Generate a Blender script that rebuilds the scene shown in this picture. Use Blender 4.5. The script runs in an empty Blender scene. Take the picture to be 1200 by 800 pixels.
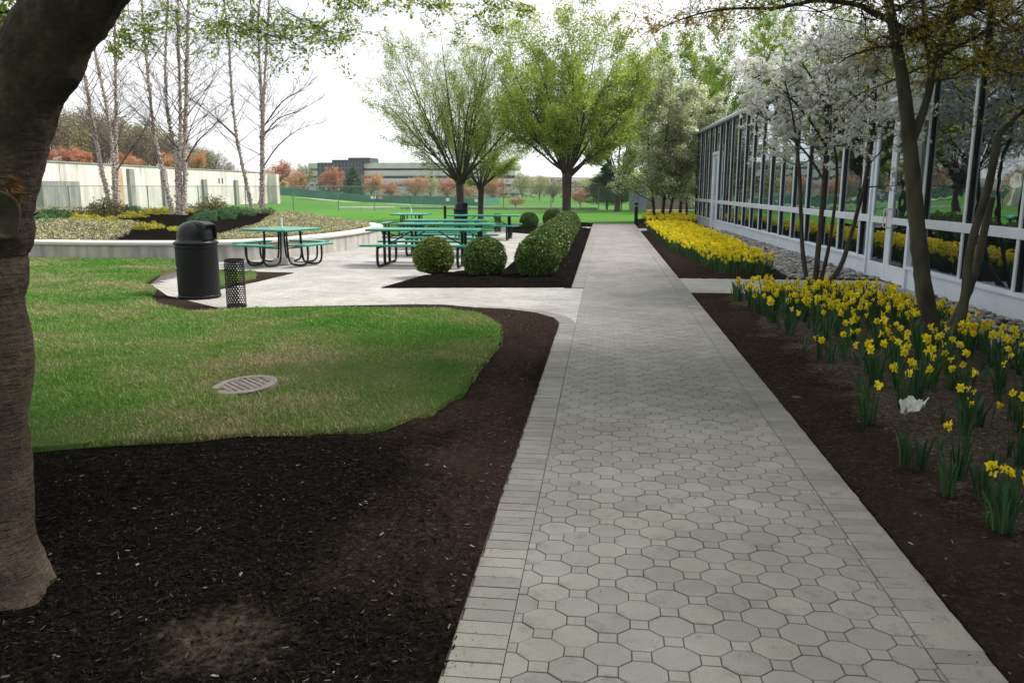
import bpy, math, random
import numpy as np
from mathutils import Vector, Matrix, noise
R = random.Random(7)
NR = np.random.RandomState(11)
S = bpy.context.scene
C = S.collection
# ------------------------------------------------------------------ camera model (used to place things at measured spots)
F_ = 933.3; TH = math.atan(180/F_); PS = math.atan(109*math.cos(TH)/F_); HC = 1.6
FW = Vector((-math.sin(PS)*math.cos(TH), math.cos(PS)*math.cos(TH), -math.sin(TH)))
RT = Vector((math.cos(PS), math.sin(PS), 0))
UP = RT.cross(FW)
CAM = Vector((0, 0, HC))
def ray(x, y): return FW + RT*((x-600)/F_) + UP*((400-y)/F_)
def G(x, y, z=0.0):
    d = ray(x, y); t = (z-HC)/d.z
    return Vector((d.x*t, d.y*t, z))
def at(x, y, Y):
    d = ray(x, y); return CAM + d*(Y/d.y)
def xat(px, Y):  # world x of image column px at distance Y (near the ground)
    return at(px, 250, Y).x
cd = bpy.data.cameras.new('camera'); cam = bpy.data.objects.new('camera', cd); C.objects.link(cam)
cd.lens = 28.0; cd.sensor_width = 36; cd.clip_end = 5000; cd.clip_start = 0.05
M = Matrix((RT, UP, -FW)).transposed().to_4x4(); M.translation = CAM
cam.matrix_world = M; S.camera = cam
# ------------------------------------------------------------------ naming helpers
def tag(o, label=None, cat=None, group=None, kind=None):
    if label: o['label'] = label
    if cat: o['category'] = cat
    if group: o['group'] = group
    if kind: o['kind'] = kind
    return o
def empty(name, loc, rz=0, label=None, cat=None, group=None):
    o = bpy.data.objects.new(name, None); C.objects.link(o); o.empty_display_size = .1
    o.location = loc; o.rotation_euler = (0, 0, rz); tag(o, label, cat, group); return o
def link(name, me, parent=None, loc=None, rz=None):
    o = bpy.data.objects.new(name, me); C.objects.link(o)
    if parent: o.parent = parent
    if loc is not None: o.location = loc
    if rz is not None: o.rotation_euler = (0, 0, rz)
    return o
def copy_tree(o, parent=None):
    c = o.copy(); C.objects.link(c); c.parent = parent
    for ch in list(o.children): copy_tree(ch, c)
    return c
class MB:
    def __init__(s): s.v = []; s.f = []; s.m = []; s.n = 0; s.mi = 0
    def add(s, vs, fs):
        b = len(s.v); s.v.extend([tuple(v) for v in vs]); s.f.extend([tuple(i+b for i in f) for f in fs]); s.m.extend([s.mi]*len(fs))
    def box(s, x0, x1, y0, y1, z0, z1, mat=None):
        vs = [(x, y, z) for z in (z0, z1) for y in (y0, y1) for x in (x0, x1)]
        if mat is not None: vs = [mat @ Vector(v) for v in vs]
        s.add(vs, [(0,2,3,1),(4,5,7,6),(0,1,5,4),(2,6,7,3),(0,4,6,2),(1,3,7,5)])
    def bbox(s, x0, x1, y0, y1, z0, z1, b=.005, mat=None):   # box with chamfered vertical + top edges
        p = [(x0+b,y0),(x1-b,y0),(x1,y0+b),(x1,y1-b),(x1-b,y1),(x0+b,y1),(x0,y1-b),(x0,y0+b)]
        cx, cy = (x0+x1)/2, (y0+y1)/2
        q = [(cx+(a-cx)*(1-2*b/max(1e-6,(x1-x0))), cy+(c-cy)*(1-2*b/max(1e-6,(y1-y0)))) for a, c in p]
        vs = [(a,c,z0+b) for a,c in p]+[(a,c,z1-b) for a,c in p]+[(a,c,z1) for a,c in q]+[(a,c,z0) for a,c in q]
        if mat is not None: vs = [mat @ Vector(v) for v in vs]
        fs = []
        for i in range(8):
            j = (i+1) % 8
            fs += [(i,j,8+j,8+i),(8+i,8+j,16+j,16+i),(24+i,24+j,j,i)]
        fs += [tuple(range(16,24)), tuple(reversed(range(24,32)))]
        s.add(vs, fs)
    def tube(s, pts, rad, n=8, cap=True, noise_amp=0):
        pts = [Vector(p) for p in pts]
        if not hasattr(rad, '__len__'): rad = [rad]*len(pts)
        t0 = (pts[1]-pts[0]).normalized()
        a = t0.orthogonal().normalized()
        base = len(s.v); vs = []
        for i, p in enumerate(pts):
            if i == 0: t = t0
            elif i == len(pts)-1: t = (pts[-1]-pts[-2]).normalized()
            else: t = (pts[i+1]-pts[i-1]).normalized()
            a = (a - t*a.dot(t))
            if a.length < 1e-6: a = t.orthogonal()
            a.normalize(); b = t.cross(a)
            for k in range(n):
                an = 2*math.pi*k/n
                r = rad[i]
                if noise_amp: r *= 1+noise_amp*noise.noise((p+(a*math.cos(an)+b*math.sin(an))*rad[i])*(1.2/max(rad[0],.02)))
                vs.append(tuple(p + (a*math.cos(an)+b*math.sin(an))*r))
        fs = []
        for i in range(len(pts)-1):
            for k in range(n):
                k2 = (k+1) % n
                fs.append((i*n+k, i*n+k2, (i+1)*n+k2, (i+1)*n+k))
        if cap:
            fs.append(tuple(range(n-1, -1, -1))); L = (len(pts)-1)*n; fs.append(tuple(range(L, L+n)))
        s.add(vs, fs)
    def lathe(s, prof, n=24, center=(0,0,0)):
        vs = []; fs = []
        for r, z in prof:
            for k in range(n):
                an = 2*math.pi*k/n; vs.append((center[0]+r*math.cos(an), center[1]+r*math.sin(an), center[2]+z))
        for i in range(len(prof)-1):
            for k in range(n):
                k2 = (k+1) % n; fs.append((i*n+k, i*n+k2, (i+1)*n+k2, (i+1)*n+k))
        fs.append(tuple(range(n-1,-1,-1))); L=(len(prof)-1)*n; fs.append(tuple(range(L,L+n)))
        s.add(vs, fs)
    def prism(s, poly, z0, z1):
        n = len(poly); vs = [(x,y,z0) for x,y in poly]+[(x,y,z1) for x,y in poly]
        fs = [tuple(reversed(range(n))), tuple(range(n,2*n))]+[(i,(i+1)%n,n+(i+1)%n,n+i) for i in range(n)]
        s.add(vs, fs)
    def mesh(s, name, mats, smooth=False):
        me = bpy.data.meshes.new(name); me.from_pydata(s.v, [], s.f)
        if not isinstance(mats, (list, tuple)): mats = [mats]
        for m in mats: me.materials.append(m)
        if len(mats) > 1: me.polygons.foreach_set('material_index', s.m)
        if smooth: me.polygons.foreach_set('use_smooth', [True]*len(me.polygons))
        me.update(); return me
    def build(s, name, mats, parent=None, smooth=False, **k):
        return link(name, s.mesh(name, mats, smooth), parent, **k)
def fast_mesh(name, V, Fq, mats, mi=None, smooth=False):
    """V (n,3) float array, Fq (m,k) int array, k verts per face"""
    me = bpy.data.meshes.new(name); k = Fq.shape[1]
    me.vertices.add(len(V)); me.vertices.foreach_set('co', np.ascontiguousarray(V, dtype=np.float32).ravel())
    me.loops.add(Fq.size); me.loops.foreach_set('vertex_index', np.ascontiguousarray(Fq, dtype=np.int32).ravel())
    me.polygons.add(len(Fq)); me.polygons.foreach_set('loop_start', np.arange(0, Fq.size, k, dtype=np.int32))
    me.polygons.foreach_set('loop_total', np.full(len(Fq), k, dtype=np.int32))
    if not isinstance(mats, (list, tuple)): mats = [mats]
    for m in mats: me.materials.append(m)
    if mi is not None: me.polygons.foreach_set('material_index', np.asarray(mi, dtype=np.int32))
    if smooth: me.polygons.foreach_set('use_smooth', np.ones(len(Fq), dtype=bool))
    me.update(calc_edges=True); return me
def unit(a): return a/np.maximum(np.linalg.norm(a, axis=1, keepdims=True), 1e-9)
def leaf_arrays(P, L, W, flat=0.0, droop=0.0, fold=False):
    """one small leaf per point: P (n,3); L, W length/width (scalars or (n,)); flat 0..1 turns normals upward"""
    n = len(P); L = np.broadcast_to(L, (n,)).reshape(-1,1); W = np.broadcast_to(W, (n,)).reshape(-1,1)
    d = unit(NR.normal(size=(n,3))*np.array([1,1,1-flat*.8]) - np.array([0,0,droop]))
    nrm = unit(NR.normal(size=(n,3)) + np.array([0,0,flat*3]))
    s = unit(np.cross(d, nrm)); nn = np.cross(s, d)
    a = P - d*L*.5; b = P + s*W*.5 + nn*W*.15; c = P + d*L*.5; e = P - s*W*.5 + nn*W*.15
    V = np.stack([a,b,c,e],1).reshape(-1,3)
    if fold:
        I = np.arange(n)*4; Fq = np.concatenate([np.stack([I,I+1,I+2],1), np.stack([I,I+2,I+3],1)])
    else: Fq = np.arange(n*4).reshape(-1,4)
    return V, Fq
# ------------------------------------------------------------------ materials
MATS = {}
def nt(name):
    m = bpy.data.materials.new(name); m.use_nodes = True; t = m.node_tree
    for n in list(t.nodes): t.nodes.remove(n)
    o = t.nodes.new('ShaderNodeOutputMaterial'); b = t.nodes.new('ShaderNodeBsdfPrincipled')
    t.links.new(b.outputs[0], o.inputs[0]); return m, t, b
def N(t, typ, **k):
    n = t.nodes.new(typ)
    for a, v in k.items(): setattr(n, a, v)
    return n
def ramp(t, fac, stops):
    r = t.nodes.new('ShaderNodeValToRGB'); e = r.color_ramp.elements
    e[0].position, e[0].color = stops[0][0], (*stops[0][1], 1); e[1].position, e[1].color = stops[-1][0], (*stops[-1][1], 1)
    for p, c in stops[1:-1]: x = e.new(p); x.color = (*c, 1)
    t.links.new(fac, r.inputs[0]); return r.outputs[0]
def mixc(t, fac, a, b, mode='MIX'):
    m = t.nodes.new('ShaderNodeMix'); m.data_type = 'RGBA'; m.blend_type = mode
    for s, v in ((m.inputs[0], fac), (m.inputs[6], a), (m.inputs[7], b)):
        if hasattr(v, 'links'): t.links.new(v, s)
        elif isinstance(v, (int, float)): s.default_value = v
        else: s.default_value = (*v, 1)
    return m.outputs[2]
def coords(t, scale=(1,1,1), kind='Object'):
    tc = N(t, 'ShaderNodeTexCoord'); mp = N(t, 'ShaderNodeMapping'); mp.inputs['Scale'].default_value = scale
    if kind == 'World':
        g = N(t, 'ShaderNodeNewGeometry'); t.links.new(g.outputs['Position'], mp.inputs[0])
    else: t.links.new(tc.outputs[kind], mp.inputs[0])
    return mp.outputs[0]
def noi(t, co, scale, detail=4, rough=.55):
    n = N(t, 'ShaderNodeTexNoise'); n.inputs['Scale'].default_value = scale; n.inputs['Detail'].default_value = detail
    n.inputs['Roughness'].default_value = rough; t.links.new(co, n.inputs['Vector']); return n.outputs[0]
def bump(t, b, h, strength=.3, dist=.01):
    n = N(t, 'ShaderNodeBump'); n.inputs['Strength'].default_value = strength; n.inputs['Distance'].default_value = dist
    t.links.new(h, n.inputs['Height']); t.links.new(n.outputs[0], b.inputs['Normal']); return n
def mat(name, c1, c2=None, scale=8, rough=.7, bumps=.0, bdist=.01, island=0, kind='Object', metal=0, sheet=0, sc=(1,1,1), lo=.35, hi=.65, spec=None, transl=0, detail=4):
    m, t, b = nt(name)
    co = coords(t, sc, kind)
    h = noi(t, co, scale, detail)
    col = ramp(t, h, [(lo, c1), (hi, c2 or c1)])
    if island:
        g = N(t, 'ShaderNodeNewGeometry')
        k = N(t, 'ShaderNodeMapRange'); k.inputs[3].default_value = 1-island; k.inputs[4].default_value = 1+island
        t.links.new(g.outputs['Random Per Island'], k.inputs[0])
        hs = N(t, 'ShaderNodeHueSaturation'); t.links.new(k.outputs[0], hs.inputs['Value']); t.links.new(col, hs.inputs['Color']); col = hs.outputs[0]
    t.links.new(col, b.inputs['Base Color'])
    b.inputs['Roughness'].default_value = rough; b.inputs['Metallic'].default_value = metal
    if spec is not None: b.inputs['Specular IOR Level'].default_value = spec
    if bumps: bump(t, b, h, bumps, bdist)
    if transl:
        tr = N(t, 'ShaderNodeBsdfTranslucent'); t.links.new(col, tr.inputs[0]); mx = N(t, 'ShaderNodeMixShader'); mx.inputs[0].default_value = transl
        o = [n for n in t.nodes if n.type == 'OUTPUT_MATERIAL'][0]
        t.links.new(b.outputs[0], mx.inputs[1]); t.links.new(tr.outputs[0], mx.inputs[2]); t.links.new(mx.outputs[0], o.inputs[0])
    MATS[name] = m; return m
def leafmat(name, a, b, c=None, transl=.35, rough=.55, nscale=.8):
    """foliage: every leaf its own tone, plus slow drift through the crown"""
    m, t, bs = nt(name); g = N(t, 'ShaderNodeNewGeometry')
    col = ramp(t, g.outputs['Random Per Island'], [(0, a), (.55, b), (1, c or b)])
    nz = noi(t, coords(t, kind='World'), nscale, 2)
    hs = N(t, 'ShaderNodeHueSaturation'); k = N(t, 'ShaderNodeMapRange'); k.inputs[1].default_value=.3; k.inputs[2].default_value=.7; k.inputs[3].default_value=.75; k.inputs[4].default_value=1.25
    t.links.new(nz, k.inputs[0]); t.links.new(k.outputs[0], hs.inputs['Value']); t.links.new(col, hs.inputs['Color'])
    t.links.new(hs.outputs[0], bs.inputs['Base Color']); bs.inputs['Roughness'].default_value = rough; bs.inputs['Specular IOR Level'].default_value=.3
    tr = N(t, 'ShaderNodeBsdfTranslucent'); t.links.new(hs.outputs[0], tr.inputs[0]); mx = N(t, 'ShaderNodeMixShader'); mx.inputs[0].default_value = transl
    o = [n for n in t.nodes if n.type == 'OUTPUT_MATERIAL'][0]
    t.links.new(bs.outputs[0], mx.inputs[1]); t.links.new(tr.outputs[0], mx.inputs[2]); t.links.new(mx.outputs[0], o.inputs[0]); return m
# pavers: each stone its own grey, speckle, grime blotches
def paver_mat(name, base, var=.16):
    m, t, b = nt(name); g = N(t, 'ShaderNodeNewGeometry'); co = coords(t, kind='World')
    c = ramp(t, g.outputs['Random Per Island'], [(0, tuple(x*(1-var) for x in base)), (.5, base), (1, tuple(x*(1+var*.7) for x in (base[0],base[1],base[2]*.96)))])
    sp = noi(t, co, 160, 3, .8); c = mixc(t, .55, c, ramp(t, sp, [(.3,(.35,.35,.34)),(.5,(.5,.5,.5)),(.72,(.78,.77,.74))]), 'OVERLAY')
    gr = noi(t, co, 1.1, 5, .65); c = mixc(t, .65, c, ramp(t, gr, [(.32,(.33,.32,.30)),(.62,(.56,.56,.56))]), 'OVERLAY')
    st = noi(t, co, 9, 4, .7); c = mixc(t, ramp(t, st, [(.55,(0,0,0)),(.75,(.6,.6,.6))]), c, (.085,.078,.066))
    st2 = noi(t, co, .45, 6, .7); c = mixc(t, ramp(t, st2, [(.5,(0,0,0)),(.72,(.35,.35,.35))]), c, (.12,.105,.085))
    t.links.new(c, b.inputs['Base Color']); b.inputs['Roughness'].default_value=.75; b.inputs['Specular IOR Level'].default_value=.3
    bump(t, b, noi(t, co, 220, 3, .7), .35, .002); return m
M_pav_shaded = paver_mat('paver_path_shaded', (.220,.214,.203), .11)  # same pavers as the patio, darker tone paints in the near shade
M_sold = paver_mat('paver_border', (.216,.210,.198), .15)
M_patio_sunlit = paver_mat('paver_patio_sunlit', (.335,.327,.31), .09)  # lighter copy of the path pavers, sunlight put into the colour
M_joint = mat('joint_sand', (.045,.041,.035), (.09,.082,.068), 30, .95, kind='World')
def mulch_mat(name, a, b, c, blackmix=False, drymix=False):
    m, t, bs = nt(name); co = coords(t, kind='World')
    v = N(t, 'ShaderNodeTexVoronoi'); v.inputs['Scale'].default_value=55; v.distance='CHEBYCHEV'
    wob = noi(t, co, 12, 3); mv = N(t,'ShaderNodeVectorMath'); mv.operation='ADD'
    sc = N(t,'ShaderNodeVectorMath'); sc.operation='SCALE'; sc.inputs[3].default_value=.12
    nn = N(t,'ShaderNodeTexNoise'); nn.inputs['Scale'].default_value=14; t.links.new(co, nn.inputs['Vector'])
    t.links.new(nn.outputs[1], sc.inputs[0]); t.links.new(co, mv.inputs[0]); t.links.new(sc.outputs[0], mv.inputs[1]); t.links.new(mv.outputs[0], v.inputs['Vector'])
    sep = N(t,'ShaderNodeSeparateColor'); t.links.new(v.outputs['Color'], sep.inputs[0])
    col = ramp(t, sep.outputs[0], [(0, a), (.75, b), (.97, c)])
    big = noi(t, co, .9, 4); col = mixc(t, ramp(t, big, [(.45,(0,0,0)),(.75,(.55,.55,.55))]), col, c)
    if drymix:   # older greyed mulch away from the path edge
        sx = N(t,'ShaderNodeSeparateXYZ'); t.links.new(co, sx.inputs[0]); w1 = noi(t, co, 1.3, 6, .65); w2 = noi(t, co, 40, 2, .6)
        q1 = N(t,'ShaderNodeMath'); q1.operation='MULTIPLY_ADD'; q1.inputs[1].default_value=1.6; t.links.new(w1, q1.inputs[0]); t.links.new(sx.outputs[0], q1.inputs[2])
        q2 = N(t,'ShaderNodeMath'); q2.operation='MULTIPLY_ADD'; q2.inputs[1].default_value=.5; t.links.new(w2, q2.inputs[0]); t.links.new(q1.outputs[0], q2.inputs[2])
        q3 = N(t,'ShaderNodeMapRange'); q3.inputs[1].default_value=2.85; q3.inputs[2].default_value=3.15; t.links.new(q2.outputs[0], q3.inputs[0])
        col = mixc(t, q3.outputs[0], col, ramp(t, sep.outputs[0], [(0,(.06,.046,.037)),(.7,(.105,.085,.068)),(.97,(.17,.145,.12))]))
    if blackmix:   # two loads of bark: black in front, brown towards the lawn edge and path; one worn spot of bare soil
        sx = N(t,'ShaderNodeSeparateXYZ'); t.links.new(co, sx.inputs[0]); w1 = noi(t, co, 1.6, 5, .6); w2 = noi(t, co, 30, 2, .6)
        def ma(op, a_, b_=None, c_=None, cl=False):
            n_ = N(t,'ShaderNodeMath'); n_.operation = op; n_.use_clamp = cl
            for i, v_ in enumerate((a_,b_,c_)):
                if v_ is None: continue
                if hasattr(v_,'links'): t.links.new(v_, n_.inputs[i])
                else: n_.inputs[i].default_value = v_
            return n_.outputs[0]
        wob_ = ma('ADD', ma('MULTIPLY_ADD', w1, 1.3, -.65), ma('MULTIPLY_ADD', w2, .5, -.25))
        m1 = ma('MULTIPLY_ADD', ma('ADD', ma('MULTIPLY', sx.outputs[1], -1), wob_), 2.2, 5.05*2.2, True)
        m2 = ma('MULTIPLY_ADD', ma('ADD', ma('MULTIPLY', sx.outputs[0], -1), wob_), 2.5, -.82*2.5, True)
        m3 = ma('MULTIPLY_ADD', ma('ADD', ma('MULTIPLY', sx.outputs[1], -1), wob_), 1.2, 3.5*1.2, True)
        mk = ma('MULTIPLY', m1, ma('MAXIMUM', m2, m3))
        blk = ramp(t, sep.outputs[0], [(0,(.005,.0045,.004)),(.75,(.010,.009,.008)),(.97,(.020,.017,.015))])
        col = mixc(t, mk, col, blk)
        dx = ma('MULTIPLY', ma('ADD', sx.outputs[0], 1.33), 3.6); dy = ma('MULTIPLY', ma('ADD', sx.outputs[1], -2.42), 3.4); d2 = ma('ADD', ma('MULTIPLY', dx, dx), ma('MULTIPLY', dy, dy))
        sm = ma('MULTIPLY_ADD', ma('ADD', ma('MULTIPLY', d2, -.6), ma('MULTIPLY', wob_, 1.6)), 1.6, .75, True)
        col = mixc(t, ma('MULTIPLY', sm, .85), col, ramp(t, w2, [(.3,(.035,.027,.02)),(.7,(.10,.08,.058))]))
    t.links.new(col, bs.inputs['Base Color']); bs.inputs['Roughness'].default_value=1; bs.inputs['Specular IOR Level'].default_value=0
    ad = N(t,'ShaderNodeMath'); ad.operation='ADD'; t.links.new(sep.outputs[1], ad.inputs[0]); t.links.new(noi(t, co, 90, 4, .7), ad.inputs[1])
    bump(t, bs, ad.outputs[0], .9, .02); return m
M_mulchB = mulch_mat('mulch_black', (.005,.0045,.004), (.010,.009,.008), (.018,.015,.013))
M_mulchR = mulch_mat('mulch_brown', (.020,.015,.012), (.036,.026,.020), (.060,.043,.033))
M_mulchM = mulch_mat('mulch_mixed', (.020,.015,.012), (.036,.026,.020), (.060,.043,.033), True)
M_mulchN = mulch_mat('mulch_near_bed', (.020,.015,.012), (.036,.026,.020), (.060,.043,.033), False, True)
M_mulchD = mulch_mat('mulch_dry', (.065,.050,.040), (.11,.088,.070), (.15,.125,.10))
def chipmat(name, stops):
    m, t, b = nt(name); g = N(t,'ShaderNodeNewGeometry')
    t.links.new(ramp(t, g.outputs['Random Per Island'], stops), b.inputs['Base Color']); b.inputs['Roughness'].default_value=.9; b.inputs['Specular IOR Level'].default_value=.04; return m
M_chipB = chipmat('bark_chip_black', [(0,(.003,.003,.003)),(.6,(.009,.008,.007)),(.93,(.022,.018,.015)),(.985,(.06,.05,.04)),(1,(.26,.23,.19))])
M_chipR = chipmat('bark_chip_brown', [(0,(.012,.009,.007)),(.6,(.035,.025,.019)),(.9,(.075,.056,.042)),(.97,(.18,.15,.12)),(1,(.38,.35,.30))])
# lawn soil/turf base
def turf(name, far=False):
    m, t, b = nt(name); co = coords(t, kind='World')
    a = noi(t, co, .55 if not far else .12, 5, .6)
    c = ramp(t, a, [(.36,(.045,.09,.016)),(.48,(.06,.10,.022)),(.58,(.09,.10,.035)),(.70,(.14,.115,.06))]) if not far else ramp(t, a, [(.3,(.045,.15,.016)),(.7,(.075,.19,.025))])
    f = noi(t, co, 60 if not far else 14, 4, .7); c = mixc(t, .6, c, ramp(t, f, [(.3,(.3,.3,.3)),(.7,(.7,.7,.7))]), 'OVERLAY')
    t.links.new(c, b.inputs['Base Color']); b.inputs['Roughness'].default_value=.95; b.inputs['Specular IOR Level'].default_value=.1
    bump(t, b, f, .8, .03); return m
M_turf = turf('turf_near'); M_turfF = turf('turf_far', True)
def blade_mat():
    m, t, b = nt('grass_blade'); co = coords(t, kind='World'); g = N(t,'ShaderNodeNewGeometry')
    a = noi(t, co, .55, 5, .6); br = noi(t, co, 3.2, 3, .6)
    ad = N(t,'ShaderNodeMath'); ad.operation='MULTIPLY_ADD'; ad.inputs[1].default_value=.16; t.links.new(g.outputs['Random Per Island'], ad.inputs[0]); t.links.new(a, ad.inputs[2])
    a2 = N(t,'ShaderNodeMath'); a2.operation='MULTIPLY_ADD'; a2.inputs[1].default_value=.25; t.links.new(br, a2.inputs[0]); t.links.new(ad.outputs[0], a2.inputs[2])
    c = ramp(t, a2.outputs[0], [(.56,(.080,.23,.026)),(.65,(.125,.26,.042)),(.73,(.20,.27,.075)),(.82,(.32,.31,.15)),(.92,(.42,.37,.22))])
    t.links.new(c, b.inputs['Base Color']); b.inputs['Roughness'].default_value=.6; b.inputs['Specular IOR Level'].default_value=.25
    tr = N(t,'ShaderNodeBsdfTranslucent'); t.links.new(c, tr.inputs[0]); mx = N(t,'ShaderNodeMixShader'); mx.inputs[0].default_value=.3
    o = [n for n in t.nodes if n.type=='OUTPUT_MATERIAL'][0]; t.links.new(b.outputs[0], mx.inputs[1]); t.links.new(tr.outputs[0], mx.inputs[2]); t.links.new(mx.outputs[0], o.inputs[0]); return m
M_blade = blade_mat()
def concrete(name, a, b_, streak=True, rough=.9, sc=1.0):
    m, t, b = nt(name); co = coords(t, kind='World')
    c = ramp(t, noi(t, co, 1.3*sc, 6, .65), [(.3, a), (.7, b_)])
    if streak:
        c = mixc(t, .75, c, ramp(t, noi(t, coords(t, (3*sc,3*sc,.25*sc), 'World'), 1.6, 4, .6), [(.35,(.25,.25,.25)),(.65,(.6,.6,.6))]), 'OVERLAY')
    sp = noi(t, co, 60, 3, .7); c = mixc(t, .3, c, ramp(t, sp, [(.3,(.3,.3,.3)),(.7,(.7,.7,.7))]), 'OVERLAY')
    t.links.new(c, b.inputs['Base Color']); b.inputs['Roughness'].default_value=rough; bump(t, b, sp, .3, .004); return m
M_conc = concrete('concrete_weathered', (.34,.325,.29), (.50,.48,.44))
M_capc = concrete('concrete_cap', (.50,.47,.42), (.60,.57,.52), False)
M_wallc = concrete('concrete_pale', (.53,.495,.465), (.71,.67,.635), True, sc=.35)
M_walld = concrete('concrete_dark', (.22,.21,.19), (.30,.29,.27))
M_bark = mat('bark_zelkova', (.030,.024,.018), (.062,.050,.038), 9, .9, .6, .02, sc=(1,1,.5))
M_barkG = mat('bark_grey_green', (.028,.025,.019), (.075,.066,.050), 7, .9, .6, .02, sc=(1,1,.4))
M_birch = mat('bark_birch', (.16,.115,.095), (.62,.55,.49), 16, .85, .8, .02, lo=.42, hi=.6, sc=(1,1,1.6))
M_twig = mat('twig_brown', (.075,.050,.042), (.12,.085,.072), 10, .9)
M_zleaf = leafmat('leaf_spring_green', (.17,.26,.03), (.30,.40,.055), (.46,.52,.11), .5)
M_gleaf = leafmat('leaf_fresh_green', (.12,.21,.02), (.21,.33,.035), (.34,.43,.07), .5)
M_fleaf = leafmat('leaf_overhead_green', (.26,.40,.05), (.42,.56,.09), (.58,.66,.16), .7)
M_bronze = leafmat('leaf_bronze', (.30,.22,.03), (.55,.44,.07), (.62,.58,.14), .6)
M_rleaf = leafmat('leaf_red_bud', (.34,.10,.055), (.50,.19,.11), (.55,.33,.20), .3)
M_yleaf = leafmat('leaf_pale_yellow', (.26,.27,.10), (.38,.38,.17), (.46,.45,.26), .3)
M_wbud = leafmat('bare_twig_haze', (.14,.10,.075), (.24,.19,.14), (.30,.29,.17), .3)
M_box = leafmat('leaf_boxwood', (.020,.055,.010), (.06,.13,.022), (.22,.30,.07), .2, .35, 3)
M_box2 = leafmat('leaf_boxwood_yellowish', (.035,.070,.010), (.10,.155,.022), (.30,.34,.07), .2, .35, 3)
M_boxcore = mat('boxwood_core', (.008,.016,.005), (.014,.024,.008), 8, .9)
M_jun = leafmat('leaf_juniper', (.035,.10,.035), (.07,.17,.06), (.11,.22,.09), .2)
M_gold = leafmat('leaf_gold', (.30,.28,.02), (.45,.42,.03), (.55,.52,.08), .3)
M_azal = leafmat('leaf_azalea', (.06,.07,.02), (.12,.12,.04), (.22,.18,.09), .25)
M_cover = leafmat('leaf_beige_cover', (.10,.16,.05), (.40,.36,.20), (.58,.53,.36), .25, .7, 2)
M_pine = leafmat('leaf_pine', (.018,.060,.022), (.035,.10,.040), (.06,.14,.07), .1)
M_blos = leafmat('blossom_white', (.72,.73,.66), (.83,.82,.79), (.88,.87,.85), .5, .6)
M_pearl = leafmat('pear_leaf', (.22,.28,.07), (.38,.42,.15), (.68,.68,.56), .5)
M_frame = mat('aluminium_pale', (.52,.56,.62), (.60,.64,.69), 3, .45, metal=.0, kind='World')
M_base = mat('panel_pale_blue', (.60,.66,.74), (.68,.73,.79), 2.2, .5, kind='World')
M_gasket = mat('gasket_black', (.012,.012,.014), (.02,.02,.022), 3, .5)
M_green = mat('plastisol_green', (.006,.16,.105), (.010,.21,.14), 5, .32, spec=.6)
M_black = mat('metal_black', (.006,.006,.007), (.011,.011,.012), 12, .42, spec=.25)
M_blackm = mat('plastic_black', (.007,.008,.010), (.013,.014,.017), 6, .36, .05, spec=.2)
M_iron = mat('cast_iron', (.13,.11,.10), (.22,.19,.17), 25, .75, .3, .004)
M_dark = mat('pit_dark', (.006,.006,.006), (.01,.01,.01), 5, .9)
M_daffleaf = leafmat('daffodil_leaf', (.022,.070,.026), (.040,.105,.038), (.07,.14,.05), .25, .45, 2)
M_petal = leafmat('daffodil_petal', (.80,.68,.012), (.88,.76,.02), (.92,.82,.06), .3, .5, 3)
M_trump = leafmat('daffodil_trumpet', (.80,.58,.006), (.86,.64,.008), (.88,.70,.01), .3, .5, 3)
M_white = mat('white_stuff', (.68,.68,.66), (.78,.78,.76), 6, .6)
M_scarw = mat('scar_wood', (.045,.035,.024), (.095,.075,.050), 14, .8, .4)
M_torn = mat('torn_bark', (.10,.045,.018), (.26,.13,.055), 30, .85, .6)
# ------------------------------------------------------------------ ground: sheets and beds
def in_poly(P, poly):
    x, y = P[:,0], P[:,1]; inside = np.zeros(len(P), bool); n = len(poly); j = n-1
    for i in range(n):
        xi, yi = poly[i]; xj, yj = poly[j]
        c = ((yi > y) != (yj > y)) & (x < (xj-xi)*(y-yi)/((yj-yi) or 1e-9)+xi); inside ^= c; j = i
    return inside
def dist_poly(P, poly):
    d = np.full(len(P), 1e9); n = len(poly)
    for i in range(n):
        a = np.array(poly[i]); b = np.array(poly[(i+1)%n]); ab = b-a; L = (ab@ab) or 1e-9
        t = np.clip(((P-a)@ab)/L, 0, 1); d = np.minimum(d, np.linalg.norm(P-(a+t[:,None]*ab), axis=1))
    return d
def smooth_poly(poly, step=.25, wob=0.0, seed=0):
    """resample edges; wobble outline a little"""
    out = []; n = len(poly)
    for i in range(n):
        a = Vector(poly[i]).to_2d(); b = Vector(poly[(i+1)%n]).to_2d(); k = max(1, int((b-a).length/step))
        for j in range(k):
            p = a.lerp(b, j/k)
            if wob:
                p = p + Vector((noise.noise((p.x*2.2, p.y*2.2, seed)), noise.noise((p.x*2.2, p.y*2.2, seed+9))))*wob
            out.append((p.x, p.y))
    return out
import bmesh
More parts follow.
